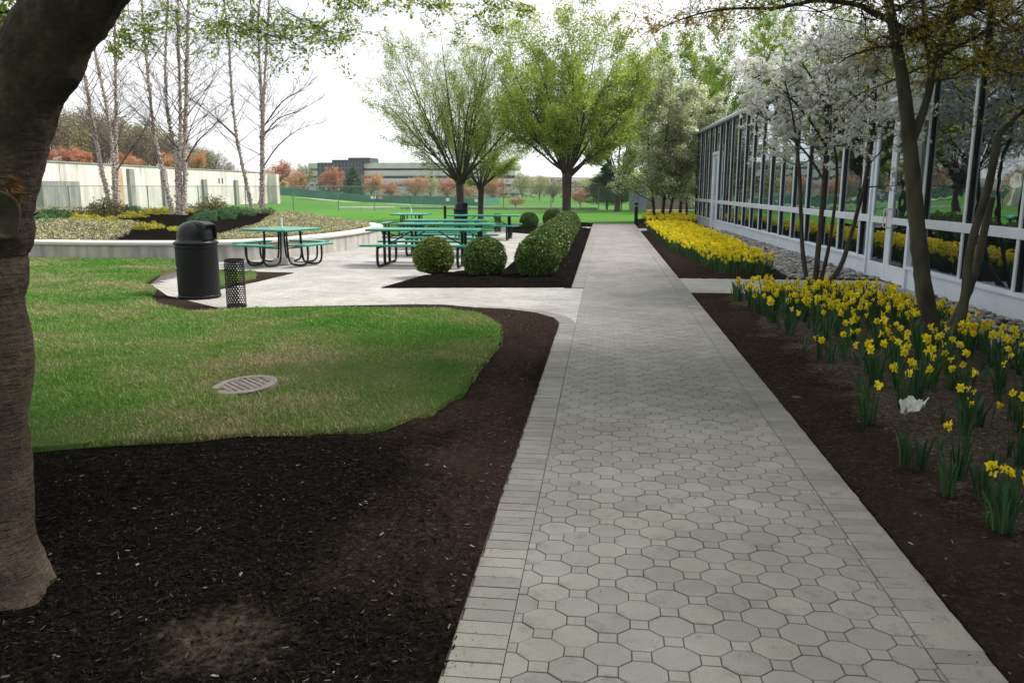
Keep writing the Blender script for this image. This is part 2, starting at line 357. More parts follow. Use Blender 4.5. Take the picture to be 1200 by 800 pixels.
def bed(name, poly, z, dome, m, res=.25, wob=0, nz=.01, fall=.5, hfun=None, kind='structure', seed=0):
    """closed ground sheet with gentle relief, edge walls going down"""
    P = smooth_poly(poly, res, wob, seed)
    bm = bmesh.new(); vs = [bm.verts.new((x, y, 0)) for x, y in P]; bm.faces.new(vs)
    bmesh.ops.triangulate(bm, faces=bm.faces[:])
    # subdivide by grid bisects
    xs = [p[0] for p in P]; ys = [p[1] for p in P]
    for lo, hi, ax in ((min(xs), max(xs), 0), (min(ys), max(ys), 1)):
        k = lo+res
        while k < hi:
            co = Vector((k if ax == 0 else 0, k if ax == 1 else 0, 0)); no = Vector((1,0,0) if ax == 0 else (0,1,0))
            bmesh.ops.bisect_plane(bm, geom=bm.verts[:]+bm.edges[:]+bm.faces[:], plane_co=co, plane_no=no); k += res
    A = np.array([v.co[:2] for v in bm.verts]); D = dist_poly(A, P)
    for v, d in zip(bm.verts, D):
        t = min(1, d/fall); e = t*t*(3-2*t)
        v.co.z = (hfun(v.co.x, v.co.y, d) if hfun else z+dome*e) + nz*e*noise.noise((v.co.x*3, v.co.y*3, seed))*2
    ed = [e for e in bm.edges if e.is_boundary]
    r = bmesh.ops.extrude_edge_only(bm, edges=ed)
    for v in r['geom']:
        if isinstance(v, bmesh.types.BMVert): v.co.z = -.09
    bmesh.ops.recalc_face_normals(bm, faces=bm.faces[:])
    me = bpy.data.meshes.new(name); bm.to_mesh(me); bm.free(); me.materials.append(m)
    me.polygons.foreach_set('use_smooth', [True]*len(me.polygons))
    o = link(name, me); o['kind'] = kind; return o, P
def g2(*pts): return [(p.x, p.y) for p in (G(a, b) for a, b in pts)]
# big terrain to the horizon; drops to the right far off, as the fence foot shows
def terr_z(x, y):
    z = -.05
    if y > 60:
        az = x/y; k = min(1, (y-60)/100); s = min(1, max(0, (az+.41)/.11)); s2 = min(1, max(0, (az+.30)/.16))
        z -= (1.5*s+.75*s2)*k
    return z
xs = [-900,-500,-300,-200,-150,-110,-80,-60,-50,-40,-30,-22,-15,-9,-4,0,3,6,12,20,35,60,100,180,300,600,900]
ysn = [-40,-20,-8,0,8,16,24,32,38,44,50,56,60,66,74,84,96,110,130,150,175,200,250,320,420,600,900,1400]
mb = MB(); mb.v = [(x, y, terr_z(x, y)) for y in ysn for x in xs]
nx = len(xs); mb.f = [(j*nx+i, j*nx+i+1, (j+1)*nx+i+1, (j+1)*nx+i) for j in range(len(ysn)-1) for i in range(nx-1)]; mb.m = [0]*len(mb.f)
tag(mb.build('ground', M_turfF, smooth=True), kind='structure')
XL, XR = -.51, 1.36; BW = .20
# ---- pavers
A8 = .167; RO = A8/2/math.cos(math.pi/8); SQ = A8*(math.sqrt(2)-1)
def clip(poly, x0, x1):
    for s, lim in ((1, x0), (-1, -x1)):
        out = []
        for i in range(len(poly)):
            a = poly[i]; b = poly[(i+1) % len(poly)]; ia = s*a[0] >= lim; ib = s*b[0] >= lim
            if ia: out.append(a)
            if ia != ib:
                t = (s*lim-a[0])/(b[0]-a[0]); out.append((s*lim, a[1]+t*(b[1]-a[1])))
        poly = out
        if len(poly) < 3: return None
    return poly
def add_paver(mb, poly, z, gap=.0015, bev=.003, depth=.012):
    cx = sum(p[0] for p in poly)/len(poly); cy = sum(p[1] for p in poly)/len(poly); n = len(poly)
    def ins(d):
        o = []
        for x, y in poly:
            l = math.hypot(x-cx, y-cy) or 1; k = max(.1, (l-d*1.15)/l); o.append((cx+(x-cx)*k, cy+(y-cy)*k))
        return o
    a = ins(gap); b = ins(gap+bev); tx = R.uniform(-.006,.006); ty = R.uniform(-.006,.006); dz = R.uniform(-.0012,.0012)
    vs = [(x,y,z-depth) for x,y in a]+[(x,y,z-bev*.8+dz) for x,y in a]+[(x,y,z+dz+(x-cx)*tx+(y-cy)*ty) for x,y in b]
    fs = [(i,(i+1)%n,n+(i+1)%n,n+i) for i in range(n)]+[(n+i,n+(i+1)%n,2*n+(i+1)%n,2*n+i) for i in range(n)]+[tuple(range(2*n,3*n))]
    mb.add(vs, fs)
KY = .87
def octas(mb, x0, x1, y0, y1, z, test=None, simple=False):
    px = A8*math.sqrt(2); py = px/2*KY; j = 0; y = y0
    while y < y1:
        x = x0 + (px/2 if j % 2 else 0) - px
        while x < x1+px:
            if test is None or test(x, y):
                o = [(x+RO*math.cos(math.pi/8+k*math.pi/4), y+KY*RO*math.sin(math.pi/8+k*math.pi/4)) for k in range(8)]
                s = [(x+px/2+SQ/2*a, y+KY*SQ/2*b) for a, b in ((1,1),(-1,1),(-1,-1),(1,-1))]
                for q in (o, s):
                    c = clip(q, x0, x1)
                    if c:
                        cx = sum(p[0] for p in c)/len(c)
                        if max(p[0] for p in c)-min(p[0] for p in c) > .008: add_paver(mb, c, z)
            x += px
        y += py; j += 1
PEND = 37.0
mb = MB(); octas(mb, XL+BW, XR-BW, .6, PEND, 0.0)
path = mb.build('path', M_pav_shaded); tag(path, kind='structure')
# border courses (soldier bricks); gaps where side paths join
mb = MB()
def soldiers(x0, x1, y0, y1):
    y = y0
    while y < y1-.02:
        w = .087
        jx = R.uniform(-.006,.006)
        add_paver(mb, [(x0+jx,y),(x1,y),(x1,y+w),(x0+jx,y+w)], .001, .002, .004); y += w+.001
soldiers(XL, XL+BW, .6, 9.35); soldiers(XL, XL+BW, 12.95, PEND)
def soldiersR(x0, x1, y0, y1):
    y = y0
    while y < y1-.02:
        add_paver(mb, [(x0,y),(x1+R.uniform(-.006,.006),y),(x1,y+.098),(x0,y+.087)], .001, .002, .004); y += .088
soldiersR(XR-BW, XR, .6, PEND)
# curved corner into the patio
cx, cy, r1 = XL-1.2, 9.35, 1.2
for k in range(20):
    a0 = math.radians(k*90/20); a1 = math.radians((k+1)*90/20)
    add_paver(mb, [(cx+r1*math.cos(a0)*1, cy+r1*math.sin(a0)),(cx+(r1+BW)*math.cos(a0), cy+(r1+BW)*math.sin(a0)),(cx+(r1+BW)*math.cos(a1), cy+(r1+BW)*math.sin(a1)),(cx+r1*math.cos(a1), cy+r1*math.sin(a1))], .0015, .002, .004)
tag(mb.build('path_border', M_sold), kind='structure')
# patio + cross paths pavers
mb = MB()
pat_polys = [[(-6.9,9.02),(-.3,9.02),(-.3,34.2),(-4.2,34.2),(-4.4,28.6),(-8.0,27),(-9,20),(-9.0,16.4),(-8.0,15)], [(XL-.01,9.0),(XL-.01,9.6),(-1.6,10.6),(-1.6,9.8)]]
def in_pat(x, y):
    if x > XL-.04 and not 9.3 < y < 12.9: return False
    p = np.array([[x, y]])
    if y > cy and math.hypot(x-cx, y-cy) < r1+.08 and x > cx: return False
    if y < cy and x < XL+.0: return False
    return bool(in_poly(p, pat_polys[0])[0])
octas(mb, XL+BW-.002-40*A8*math.sqrt(2), XL+BW-.002, .6+80*A8/math.sqrt(2)*KY, 34.2, -.001, in_pat)
def rect_pav(x0, x1, y0, y1): octas(mb, x0, x1, y0+.06, y1, -.001)
rect_pav(XR+.002, 5.0, 12.5, 14.56); rect_pav(XR+.002, 4.4, 30.6, 32.6)
tag(mb.build('patio', M_patio_sunlit), kind='structure')
mb = MB(); mb.box(-9.8, 5.3, -1.0, 37.05, -.085, -.009)
tag(mb.build('joint_sand_base', M_joint), kind='structure')
# ---- foreground mulch and lawn (left of the path)
lawn_near = g2((585,412),(586,388),(562,373),(520,368),(400,366),(300,367),(222,371),(185,362),(172,351),(180,346),(198,341))
lawn_pts = lawn_near + [(-7.4,12.35),(-7.9,13.0)] + g2((252,341),(300,331),(312,323),(285,320),(262,317)) + [(-9.15,15.5),(-12.5,15.8),(-16.,17.2),(-22,20),(-26,14),(-20,6),(-14,4.6),(-8,4.4)] + g2((20,540),(110,533),(200,526),(300,521),(380,517),(450,511),(505,496),(540,470),(562,440))
# patio pad tongue stays free: lawn split in two polygons
lawnA = g2((585,412),(586,388),(562,373),(520,368),(400,366),(300,367),(222,371),(185,362),(172,351),(182,345)) + [(-7.6,12.4),(-8.2,14.0),(-8.6,16.5),(-12.5,16.3),(-16.,17.2),(-22,20),(-26,14),(-20,6),(-14,4.9),(-8,4.75)] + g2((20,540),(110,533),(200,526),(300,521),(380,517),(450,511),(505,496),(540,470),(562,440))
island = g2((344,320),(300,330.5),(253,340),(232,343),(228,318)) + [(-7.45,15.05)] + g2((283,318.5))
# wide brown mulch ring first (under the lawn edges), black mulch in front
ring = g2((196,347),(258,362),(300,361.5),(345,360),(480,357.5),(520,357.7)) + [(-1.71,10.55),(-1.25,10.46),(-.86,10.2),(-.60,9.81),(XL-.005,9.35),(XL-.005,-.9),(-9,-.9),(-26,1),(-26,14)] + [(-22,19.5),(-12.5,15.5),(-8.9,15.6),(-7.6,12.6)]
mulch1, PR = bed('mulch_bed', ring, .012, .03, M_mulchM, .25, 0, .022, .4)
black_poly = g2((560,560),(540,505),(470,508),(380,512),(300,517),(200,522),(110,529),(20,536)) + [(-8,4.6),(-14,4.7),(-20,4.0),(-20,-.8),(XL-.3,-.8)] + g2((505,800),(555,650))
PB = smooth_poly(black_poly, .2, .16, 3)
lawn, PL = bed('lawn', lawnA, .074, .03, M_turf, .22, .025, .01, .6, seed=5)
isl, PI = bed('lawn_corner', g2((300,328),(262,337),(240,340),(235,321),(300,321)), .06, .01, M_turf, .2, .03, .01, .3, seed=6)
ib, PIB = bed('mulch_strip', island, .012, .02, M_mulchR, .2, .02, .01, .3, seed=8)
# ---- right beds
stoneL = [(3.98,12.45)] + g2((1112,388),(1154,411),(1200,436)) + [(4.1,6.0),(4.1,-1)]
nearbed = [(XR+.004,12.44),(XR+.004,-.9),(4.25,-.9),(4.25,6)] + g2((1200,436),(1154,411),(1112,388))[0:] + [(3.98,12.44)]
nb, PN = bed('flower_bed_near', nearbed, .012, .06, M_mulchN, .25, 0, .015, .5, seed=12)
dry = [(1.95,12.2),(1.85,9.5),(1.85,7.0),(1.80,5.0),(1.95,3.6),(2.3,2.2),(3.2,1),(4.2,1),(4.2,6)]+g2((1195,440),(1150,415),(1108,392))+[(3.9,12.3)]
PD = smooth_poly(dry, .2, .22, 13)
fargedge = lambda Y: 3.35+(30-Y)*.0
farbed = [(XR+.004,14.58),(3.3,14.58),(3.35,20),(3.3,26),(3.2,30.55),(XR+.004,30.55)]
fb, PF = bed('flower_bed_far', farbed, .012, .06, M_mulchR, .25, 0, .015, .5, seed=14)
farbed2 = [(XR+.004,32.65),(3.9,32.65),(4.2,37),(4.2,44),(3,45),(1.6,42),(XR+.004,36.9)]
fb2, PF2 = bed('flower_bed_end', farbed2, .012, .05, M_mulchR, .4, 0, .015, .5, seed=15)
# stone strips along the facade
FA = Vector((5.06,8.0)); FB = Vector((4.30,37.3)); FD = (FB-FA).normalized()
def fx(Y): return FA.x+(Y-FA.y)*(FB.x-FA.x)/(FB.y-FA.y)
M_stone = chipmat('river_stone', [(0,(.13,.13,.125)),(.4,(.22,.215,.20)),(.75,(.30,.285,.26)),(1,(.42,.40,.37))])
def strip_mesh(name, pts, z): 
    o, P = bed(name, pts, z, .01, M_dark, .5, 0, .0, .3); return o, P
s1, PS1 = strip_mesh('stone_strip', [(4.0,12.42)]+g2((1112,389),(1154,412),(1200,437))+[(4.27,6.0),(4.27,-1),(5.3,-1),(fx(12.4)+.02,12.42)], .012)
s2, PS2 = strip_mesh('stone_strip_far', [(3.32,14.6),(fx(14.6)+.02,14.6),(fx(30.5)+.02,30.5),(3.22,30.5),(3.32,26),(3.37,20)], .012)
def stones(poly, n, size, name, z=.02):
    bx = [p[0] for p in poly]; by = [p[1] for p in poly]
    P = np.stack([NR.uniform(min(bx),max(bx),n*2), NR.uniform(min(by),max(by),n*2)],1); P = P[in_poly(P, poly)][:n]
    # low-poly pebble template
    bm = bmesh.new(); bmesh.ops.create_icosphere(bm, subdivisions=2, radius=1); T = np.array([v.co[:] for v in bm.verts]); Fc = np.array([[v.index for v in f.verts] for f in bm.faces]); bm.free()
    V = []; FF = []
    for i, (x, y) in enumerate(P):
        s = size*NR.uniform(.6,1.25); sc = np.array([s*NR.uniform(.9,1.5), s*NR.uniform(.8,1.1), s*NR.uniform(.45,.7)])
        a = NR.uniform(0, 6.28); ca, sa = math.cos(a), math.sin(a); t = T*sc; tl = NR.uniform(-.35,.35)
        t = t + np.sin(T[:,[1,2,0]]*3+i)*s*.08
        t[:,2] += t[:,0]*tl
        V.append(np.stack([t[:,0]*ca-t[:,1]*sa+x, t[:,0]*sa+t[:,1]*ca+y, t[:,2]+z+NR.uniform(0,.02)],1)); FF.append(Fc+i*len(T))
    me = fast_mesh(name, np.concatenate(V), np.concatenate(FF), M_stone, smooth=True)
    o = link(name, me); tag(o, kind='stuff'); return o
o = stones(PS1, 1500, .042, 'river_stones'); tag(o, 'grey river stones along the glass building beside the near flower bed', 'stones')
o = stones(PS2, 3000, .042, 'river_stones'); tag(o, 'grey river stones along the glass building beside the far flower bed', 'stones')
# ---- hedge bed (L shape) beside the path
hb = g2((447,337.5),(497,323)) + [(-2.7,15.0),(-1.95,15.3),(-2.0,27.5),(-3.6,29.2),(-3.9,32.3),(XL-.005,32.3),(XL-.005,12.97)]
o, PH = bed('hedge_bed', hb, .012, .09, M_mulchB, .25, 0, .015, .5, seed=20)
o, _ = bed('hedge_bed_end', [(XL-.005,33.6),(-2.2,33.6),(-2.3,36.9),(XL-.005,36.9)], .012, .05, M_mulchB, .3, 0, .01, .4, seed=21)
o, _ = bed('rear_lawn', [(-7.9,27.2),(-4.4,28.6),(-4.1,34.4),(-4.1,38),(-14,38),(-14,27.5),(-9.5,27.7)], .02, .02, M_turfF, .5, .0, .01, .4, seed=22)
# ---- loose bark chips
def chips(poly, n, L, m, name, label, z, rmax=None, seedz=0):
    bx = [p[0] for p in poly]; by = [p[1] for p in poly]
    y0, y1 = max(min(by), 1.0), min(max(by), rmax or 99); x0, x1 = max(min(bx), -5.6), min(max(bx), 5)
    P = np.stack([NR.uniform(x0,x1,n*4), y0+(y1-y0)*NR.uniform(0,1,n*4)**1.7],1); P = P[in_poly(P, poly)][:n]
    if m is M_chipB and n > 50000:
        e = ((P[:,0]+1.33)*3.6)**2+((P[:,1]-2.42)*3.4)**2; P = P[NR.uniform(0,1,len(P)) < np.clip(.22+e*.45, 0, 1)]; ed_ = dist_poly(P, poly); P = P[NR.uniform(0,1,len(P)) < np.clip(ed_*4+.15,0,1)]
    n = len(P)
    a = NR.uniform(0, 6.28, n); l = L*NR.uniform(.4,1.5,n); w = l*NR.uniform(.10,.36,n); tz = NR.uniform(-.35,.35,n)
    d = np.stack([np.cos(a), np.sin(a), tz],1); s = np.stack([-np.sin(a), np.cos(a), NR.uniform(-.5,.5,n)],1)
    c = np.stack([P[:,0],P[:,1],z(P) if callable(z) else np.full(n,z)],1); c[:,2] += NR.uniform(0,.018,n)
    V = np.stack([c-d*l[:,None]/2-s*w[:,None]/3, c-d*l[:,None]/4+s*w[:,None]/2, c+d*l[:,None]/2+s*w[:,None]/3, c+d*l[:,None]/3-s*w[:,None]/2],1).reshape(-1,3)
    me = fast_mesh(name, V, np.arange(n*4).reshape(-1,4), m); o = link(name, me); tag(o, label, 'mulch', kind='stuff'); return o
def zat(o):
    from mathutils.bvhtree import BVHTree
    me = o.data; b = BVHTree.FromPolygons([v.co[:] for v in me.vertices], [p.vertices[:] for p in me.polygons])
    def f(P):
        out = np.zeros(len(P))
        for i, p in enumerate(P):
            h = b.ray_cast(Vector((p[0], p[1], 3)), Vector((0,0,-1)))
            out[i] = h[0].z if h[0] else 0
        return out
    return f
zm1 = zat(mulch1); chips(PB, 70000, .021, M_chipB, 'bark_chips', 'black shredded bark chips in the foreground bed', zm1, 6)
chips([(XL-.06,1.2),(XL+.12,1.2),(XL+.10,9),(XL-.06,9)], 500, .009, M_chipR, 'bark_crumbs', 'small bark crumbs strewn on the left edge of the path', .003)
chips([(XR-.10,1.2),(XR+.06,1.2),(XR+.06,12),(XR-.08,12)], 600, .009, M_chipR, 'bark_crumbs', 'small bark crumbs strewn on the right edge of the path', .003)
chips([(XL+.1,1.2),(XR-.1,1.2),(XR-.1,10),(XL+.1,10)], 160, .010, M_chipR, 'bark_crumbs', 'few bark crumbs on the pavers', .003)
ringnear = [(x, y) for x, y in PR]
def ringchips():
    z = zat(mulch1)
    P = g2((560,560),(540,505),(505,496),(562,440),(585,412),(586,388),(562,373),(520,368),(400,366),(300,367),(222,371),(185,362),(172,351),(196,347),(258,362),(345,360),(480,357.5),(520,357.7))+[(-1.71,10.53),(-1.25,10.44),(-.87,10.18),(-.62,9.8),(XL-.03,9.3),(XL-.02,-.5)]+g2((505,800))
    chips(P, 9000, .022, M_chipR, 'bark_chips', 'brown bark chips between the lawn and the path', z)
ringchips()
chips(PN, 16000, .02, M_chipR, 'bark_chips', 'brown bark chips in the near daffodil bed', lambda P: zat(nb)(P)+.004)
chips(PD, 9000, .02, chipmat('bark_chip_dry', [(0,(.03,.022,.017)),(.6,(.08,.062,.048)),(.9,(.15,.12,.095)),(1,(.36,.33,.28))]), 'bark_chips', 'dry pale bark chips under the near daffodils', zat(nb))
chips(PH, 8000, .03, M_chipB, 'bark_chips', 'black bark chips under the round hedge', zat(bpy.data.objects['hedge_bed']))
GC = (G(288,468.5).x, G(288,468.5).y)
# ---- grass blades on the near lawn
def grass(poly, zf, dens_fn, n, name, label, region):
    x0,x1,y0,y1 = region
    P = np.stack([NR.uniform(x0,x1,n), y0+(y1-y0)*NR.uniform(0,1,n)**1.25],1); P = P[in_poly(P, poly) | (dist_poly(P, poly) < .03)]
    P = P[(P[:,0]-GC[0])**2+(P[:,1]-GC[1])**2 > .262**2]; D = dist_poly(P, poly); nn = len(P)
    keep = NR.uniform(0,1,nn) < np.clip(.5+D*2.2, 0, 1); P = P[keep]; nn = len(P)
    patch = np.array([noise.noise((p[0]*.9, p[1]*.9, 4.2)) for p in P]); keep = NR.uniform(0,1,nn) < np.clip(.95+patch*.9, .35, 1); P = P[keep]; patch = patch[keep]; nn = len(P)
    z = zf(P); z = np.where(z < .02, .062, z); h = NR.uniform(.014,.036,nn)*(1+patch*.35); a = NR.uniform(0,6.28,nn); w = NR.uniform(.002,.0045,nn)*(1+np.clip((P[:,1]-5)*.12,0,1.4))
    lean = NR.normal(size=(nn,2))*.55
    b = np.stack([P[:,0],P[:,1],z-.004],1); s = np.stack([np.cos(a)*w,np.sin(a)*w,np.zeros(nn)],1)
    mid = b+np.stack([lean[:,0]*h*.35,lean[:,1]*h*.35,h*.62],1); tip = b+np.stack([lean[:,0]*h,lean[:,1]*h,h],1)
    V = np.stack([b-s,b+s,mid+s*.8,tip+s*.15,tip-s*.15,mid-s*.8],1).reshape(-1,3); I = (np.arange(nn)*6)[:,None]
    Fq = np.concatenate([I+np.array([[0,1,2,5]]), I+np.array([[5,2,3,4]])])
    me = fast_mesh(name, V, Fq, M_blade); o = link(name, me); tag(o, label, 'grass', kind='stuff'); return o
grass(PL, zat(lawn), None, 460000, 'grass', 'short patchy spring grass on the near lawn around the drain grate', (-13,-.9,4.3,16.5))
grass(PI, zat(isl), None, 5000, 'grass', 'small wedge of grass beside the perforated bin', (-8,-5.5,11.5,15))
# ------------------------------------------------------------------ the raised planter
pl_front = [(-27,21.5),(-20,18.6),(-16,17.2),(-12.3,16.35),(-9.3,16.4),(-8.3,16.75),(-7.6,17.5),(-7.0,18.8),(-6.7,20.3),(-6.6,22),(-6.75,23.8),(-7.3,25.5),(-8.3,26.8),(-9.8,27.5),(-12,27.9),(-16,28.5),(-27,30)]
def catmull(pts, k=5):
    out = []
    for i in range(len(pts)-1):
        p0 = Vector(pts[max(i-1,0)]); p1 = Vector(pts[i]); p2 = Vector(pts[i+1]); p3 = Vector(pts[min(i+2,len(pts)-1)])
        for j in range(k):
            t = j/k; out.append(.5*((2*p1)+(p2-p0)*t+(2*p0-5*p1+4*p2-p3)*t*t+(3*p1-p0-3*p2+p3)*t**3))
    out.append(Vector(pts[-1])); return out
plc = catmull(pl_front, 6)
def sweep(mb, path, prof):   # profile (offset inwards, z); path runs with the planter's inside on its left
    n = len(prof); vs = []
    for i, p in enumerate(path):
        t = (path[min(i+1,len(path)-1)]-path[max(i-1,0)]).normalized(); nn = Vector((-t.y, t.x))
        vs += [(p.x+nn.x*o, p.y+nn.y*o, z) for o, z in prof]
    fs = []
    for i in range(len(path)-1):
        for k in range(n):
            k2 = (k+1)%n; fs.append((i*n+k, (i+1)*n+k, (i+1)*n+k2, i*n+k2))
    mb.add(vs, fs)
pt = empty('raised_planter', (0,0,0), 0, 'long curved concrete planter wall with rounded pale cap around birch bed', 'planter')
mb = MB(); sweep(mb, plc, [(0,-.1),(0,.36),(.22,.36),(.22,-.1)]); mb.build('planter_wall', M_conc, pt)
mb = MB(); sweep(mb, plc, [(-.03,.362),(-.05,.385),(-.05,.43),(-.03,.452),(.0,.46),(.30,.46),(.33,.44),(.33,.362)]); mb.build('wall_cap', M_capc, pt, smooth=False)
inner = [(p.x, p.y) for p in plc]
def moundz(x, y, d):
    t = max(0, min(1, (y-17)/10.5)); e = min(1, max(0, d-.2)/3.2); e = e*e*(3-2*e)
    return .40 + e*(.12+.42*t) + .0
def md(x, y): return moundz(x, y, float(dist_poly(np.array([[x,y]]), inner)[0]))
inner2 = inner
innerb = []
for i_, p in enumerate(plc):
    t_ = (plc[min(i_+1,len(plc)-1)]-plc[max(i_-1,0)]).normalized(); innerb.append((p.x-t_.y*.12, p.y+t_.x*.12))
mo, PM = bed('planter_mulch', innerb, .4, .3, M_mulchB, .7, 0, .02, 2, hfun=lambda x,y,d: moundz(x,y,d), seed=30)
# ------------------------------------------------------------------ generic pieces of foliage
def blob_leaves(c, r, n, L, W, seed=0, shell=.55, flat=.2, top=False, lumpy=.18):
    d = unit(NR.normal(size=(n,3)))
    if top: d[:,2] = np.abs(d[:,2])
    k = shell+(1-shell)*NR.uniform(0,1,n)**.5
    lump = np.array([1+lumpy*noise.noise((q[0]*2.3+seed, q[1]*2.3, q[2]*2.3)) for q in d])
    P = np.array(c)+d*np.array(r)*(k*lump)[:,None]
    return leaf_arrays(P, NR.uniform(.7,1.3,n)*L, NR.uniform(.7,1.3,n)*W, flat)
def join(arrs):
    V = []; Fq = []; b = 0
    for v, f in arrs: V.append(v); Fq.append(f+b); b += len(v)
    return np.concatenate(V), np.concatenate(Fq)
# ------------------------------------------------------------------ boxwood balls
def ball_mesh(name, r, n, m, seed):
    a = []
    d = unit(NR.normal(size=(n,3))); d[:,2] = np.where(d[:,2] < -.75, -d[:,2], d[:,2])
    lump = np.array([1+.05*noise.noise((q[0]*2.2+seed,q[1]*2.2,q[2]*2.2))+.055*noise.noise((q[0]*9+seed,q[1]*9,q[2]*9)) for q in d])
    k = NR.uniform(.88,1.02,n)*lump
    P = d*k[:,None]*np.array([r,r,r*.96])
    V, Fq = leaf_arrays(P, NR.uniform(.026,.044,n), NR.uniform(.016,.026,n), 0)
    return fast_mesh(name, V, Fq, m)
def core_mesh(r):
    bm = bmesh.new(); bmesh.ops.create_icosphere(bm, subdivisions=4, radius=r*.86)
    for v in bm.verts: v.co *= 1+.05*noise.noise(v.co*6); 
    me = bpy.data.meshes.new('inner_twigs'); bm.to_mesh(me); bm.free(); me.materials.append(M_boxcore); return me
def boxwood(px, Y, wpx, label, m, seed, group=None, dz=0):
    r = wpx/2*Y*.995/F_; x = xat(px, Y)
    o = empty('boxwood', (x, Y, .03), R.uniform(0,6), label, 'shrub', group)
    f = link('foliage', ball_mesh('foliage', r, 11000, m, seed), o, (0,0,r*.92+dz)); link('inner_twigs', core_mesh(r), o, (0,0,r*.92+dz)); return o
boxwood(507, 14.2, 49, 'round yellowish green boxwood at the left tip of the black mulch bed', M_box2, 1)
boxwood(567.5, 13.9, 52, 'round dark boxwood between the yellowish one and the hedge row', M_box, 2)
boxwood(630, 13.9, 53, 'large round boxwood at the front corner of the hedge row', M_box, 3)
b0 = None; nrow = 12
for i in range(nrow):
    Y = 15.1+i*1.13; x = -1.18-.004*i; 
    if i % 4 == 0:
        r = .40+.01*R.random(); b0 = empty('boxwood', (x, Y, .03), R.uniform(0,6), 'round boxwood merged into the clipped hedge row beside the paved path', 'shrub', 'boxwoods in the hedge row along the path')
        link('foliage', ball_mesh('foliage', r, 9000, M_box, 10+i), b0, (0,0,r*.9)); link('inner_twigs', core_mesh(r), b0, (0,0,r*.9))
    else:
        c = copy_tree(b0); c.location = (x+R.uniform(-.04,.04), Y, .03); c.rotation_euler.z = R.uniform(0,6); s = R.uniform(.92,1.08); c.scale = (s,s,s)
boxwood(620, 30.2, 22, 'small round boxwood standing apart, left of the zelkova trunk foot', M_box, 31)
boxwood(648, 31.4, 24, 'round boxwood just in front of the zelkova trunk at the hedge end', M_box, 32)
# ------------------------------------------------------------------ tree growing
def grow(mb, T, p, d, L, r, lvl, tips):
    nseg = T['seg'][lvl]; pts = [p.copy()]; rad = [r]; dirs = [d.copy()]; q = p.copy(); dd = d.copy(); end = T.get('tip', .35) if lvl < len(T['n']) else .3
    for i in range(nseg):
        dd = (dd + Vector((R.gauss(0,1), R.gauss(0,1), R.gauss(0,1)))*T['wig'][lvl] + Vector((0,0,1))*T['trop'][lvl]).normalized()
        q = q + dd*L/nseg; pts.append(q.copy()); dirs.append(dd.copy()); rad.append(max(T['rmin'], r*(1-(1-end)*(i+1)/nseg)))
    mb.tube(pts, rad, T['sides'][lvl], cap=lvl == 0)
    if lvl >= T['leaf_from']:
        for i in range(1, nseg+1): tips.append((pts[i], dirs[i], lvl, (pts[i]-pts[i-1])))
    if lvl < len(T['n']):
        n = T['n'][lvl]; k = max(1, int(n*R.uniform(.8,1.2)+.5))
        for j in range(k):
            t = T['t0'][lvl]+(1-T['t0'][lvl])*(j+R.random())/k; x = t*nseg; i = min(nseg-1, int(x)); f = x-i
            pp = pts[i].lerp(pts[i+1], f); bd = dirs[i+1]
            an = math.radians(T['ang'][lvl]*R.uniform(.7,1.3)); ax = bd.orthogonal().normalized(); ax.rotate(Matrix.Rotation(R.uniform(0,6.283), 3, bd))
            nd = (bd*math.cos(an)+ax*math.sin(an)).normalized()
            if T.get('planar'): nd.z *= T['planar']; nd.normalize()
            rr = (rad[i]*(1-f)+rad[i+1]*f)*T['rr'][lvl]; ll = L*T['lr'][lvl]*(1-.45*t)*R.uniform(.75,1.2)
            grow(mb, T, pp, nd, ll, rr, lvl+1, tips)
def leaf_on(tips, per, spread, L, W, flat, droop=.0, cap=None):
    P = []
    for p, d, lvl, seg in tips:
        k = per if per >= 1 else (1 if R.random() < per else 0)
        for _ in range(int(k)):
            f = R.random(); P.append((p.x-seg.x*f+R.gauss(0,spread), p.y-seg.y*f+R.gauss(0,spread), p.z-seg.z*f+R.gauss(0,spread*.7)))
    P = np.array(P); 
    if cap and len(P) > cap: P = P[NR.permutation(len(P))[:cap]]
    n = len(P); return leaf_arrays(P, NR.uniform(.6,1.3,n)*L, NR.uniform(.6,1.3,n)*W, flat, droop)
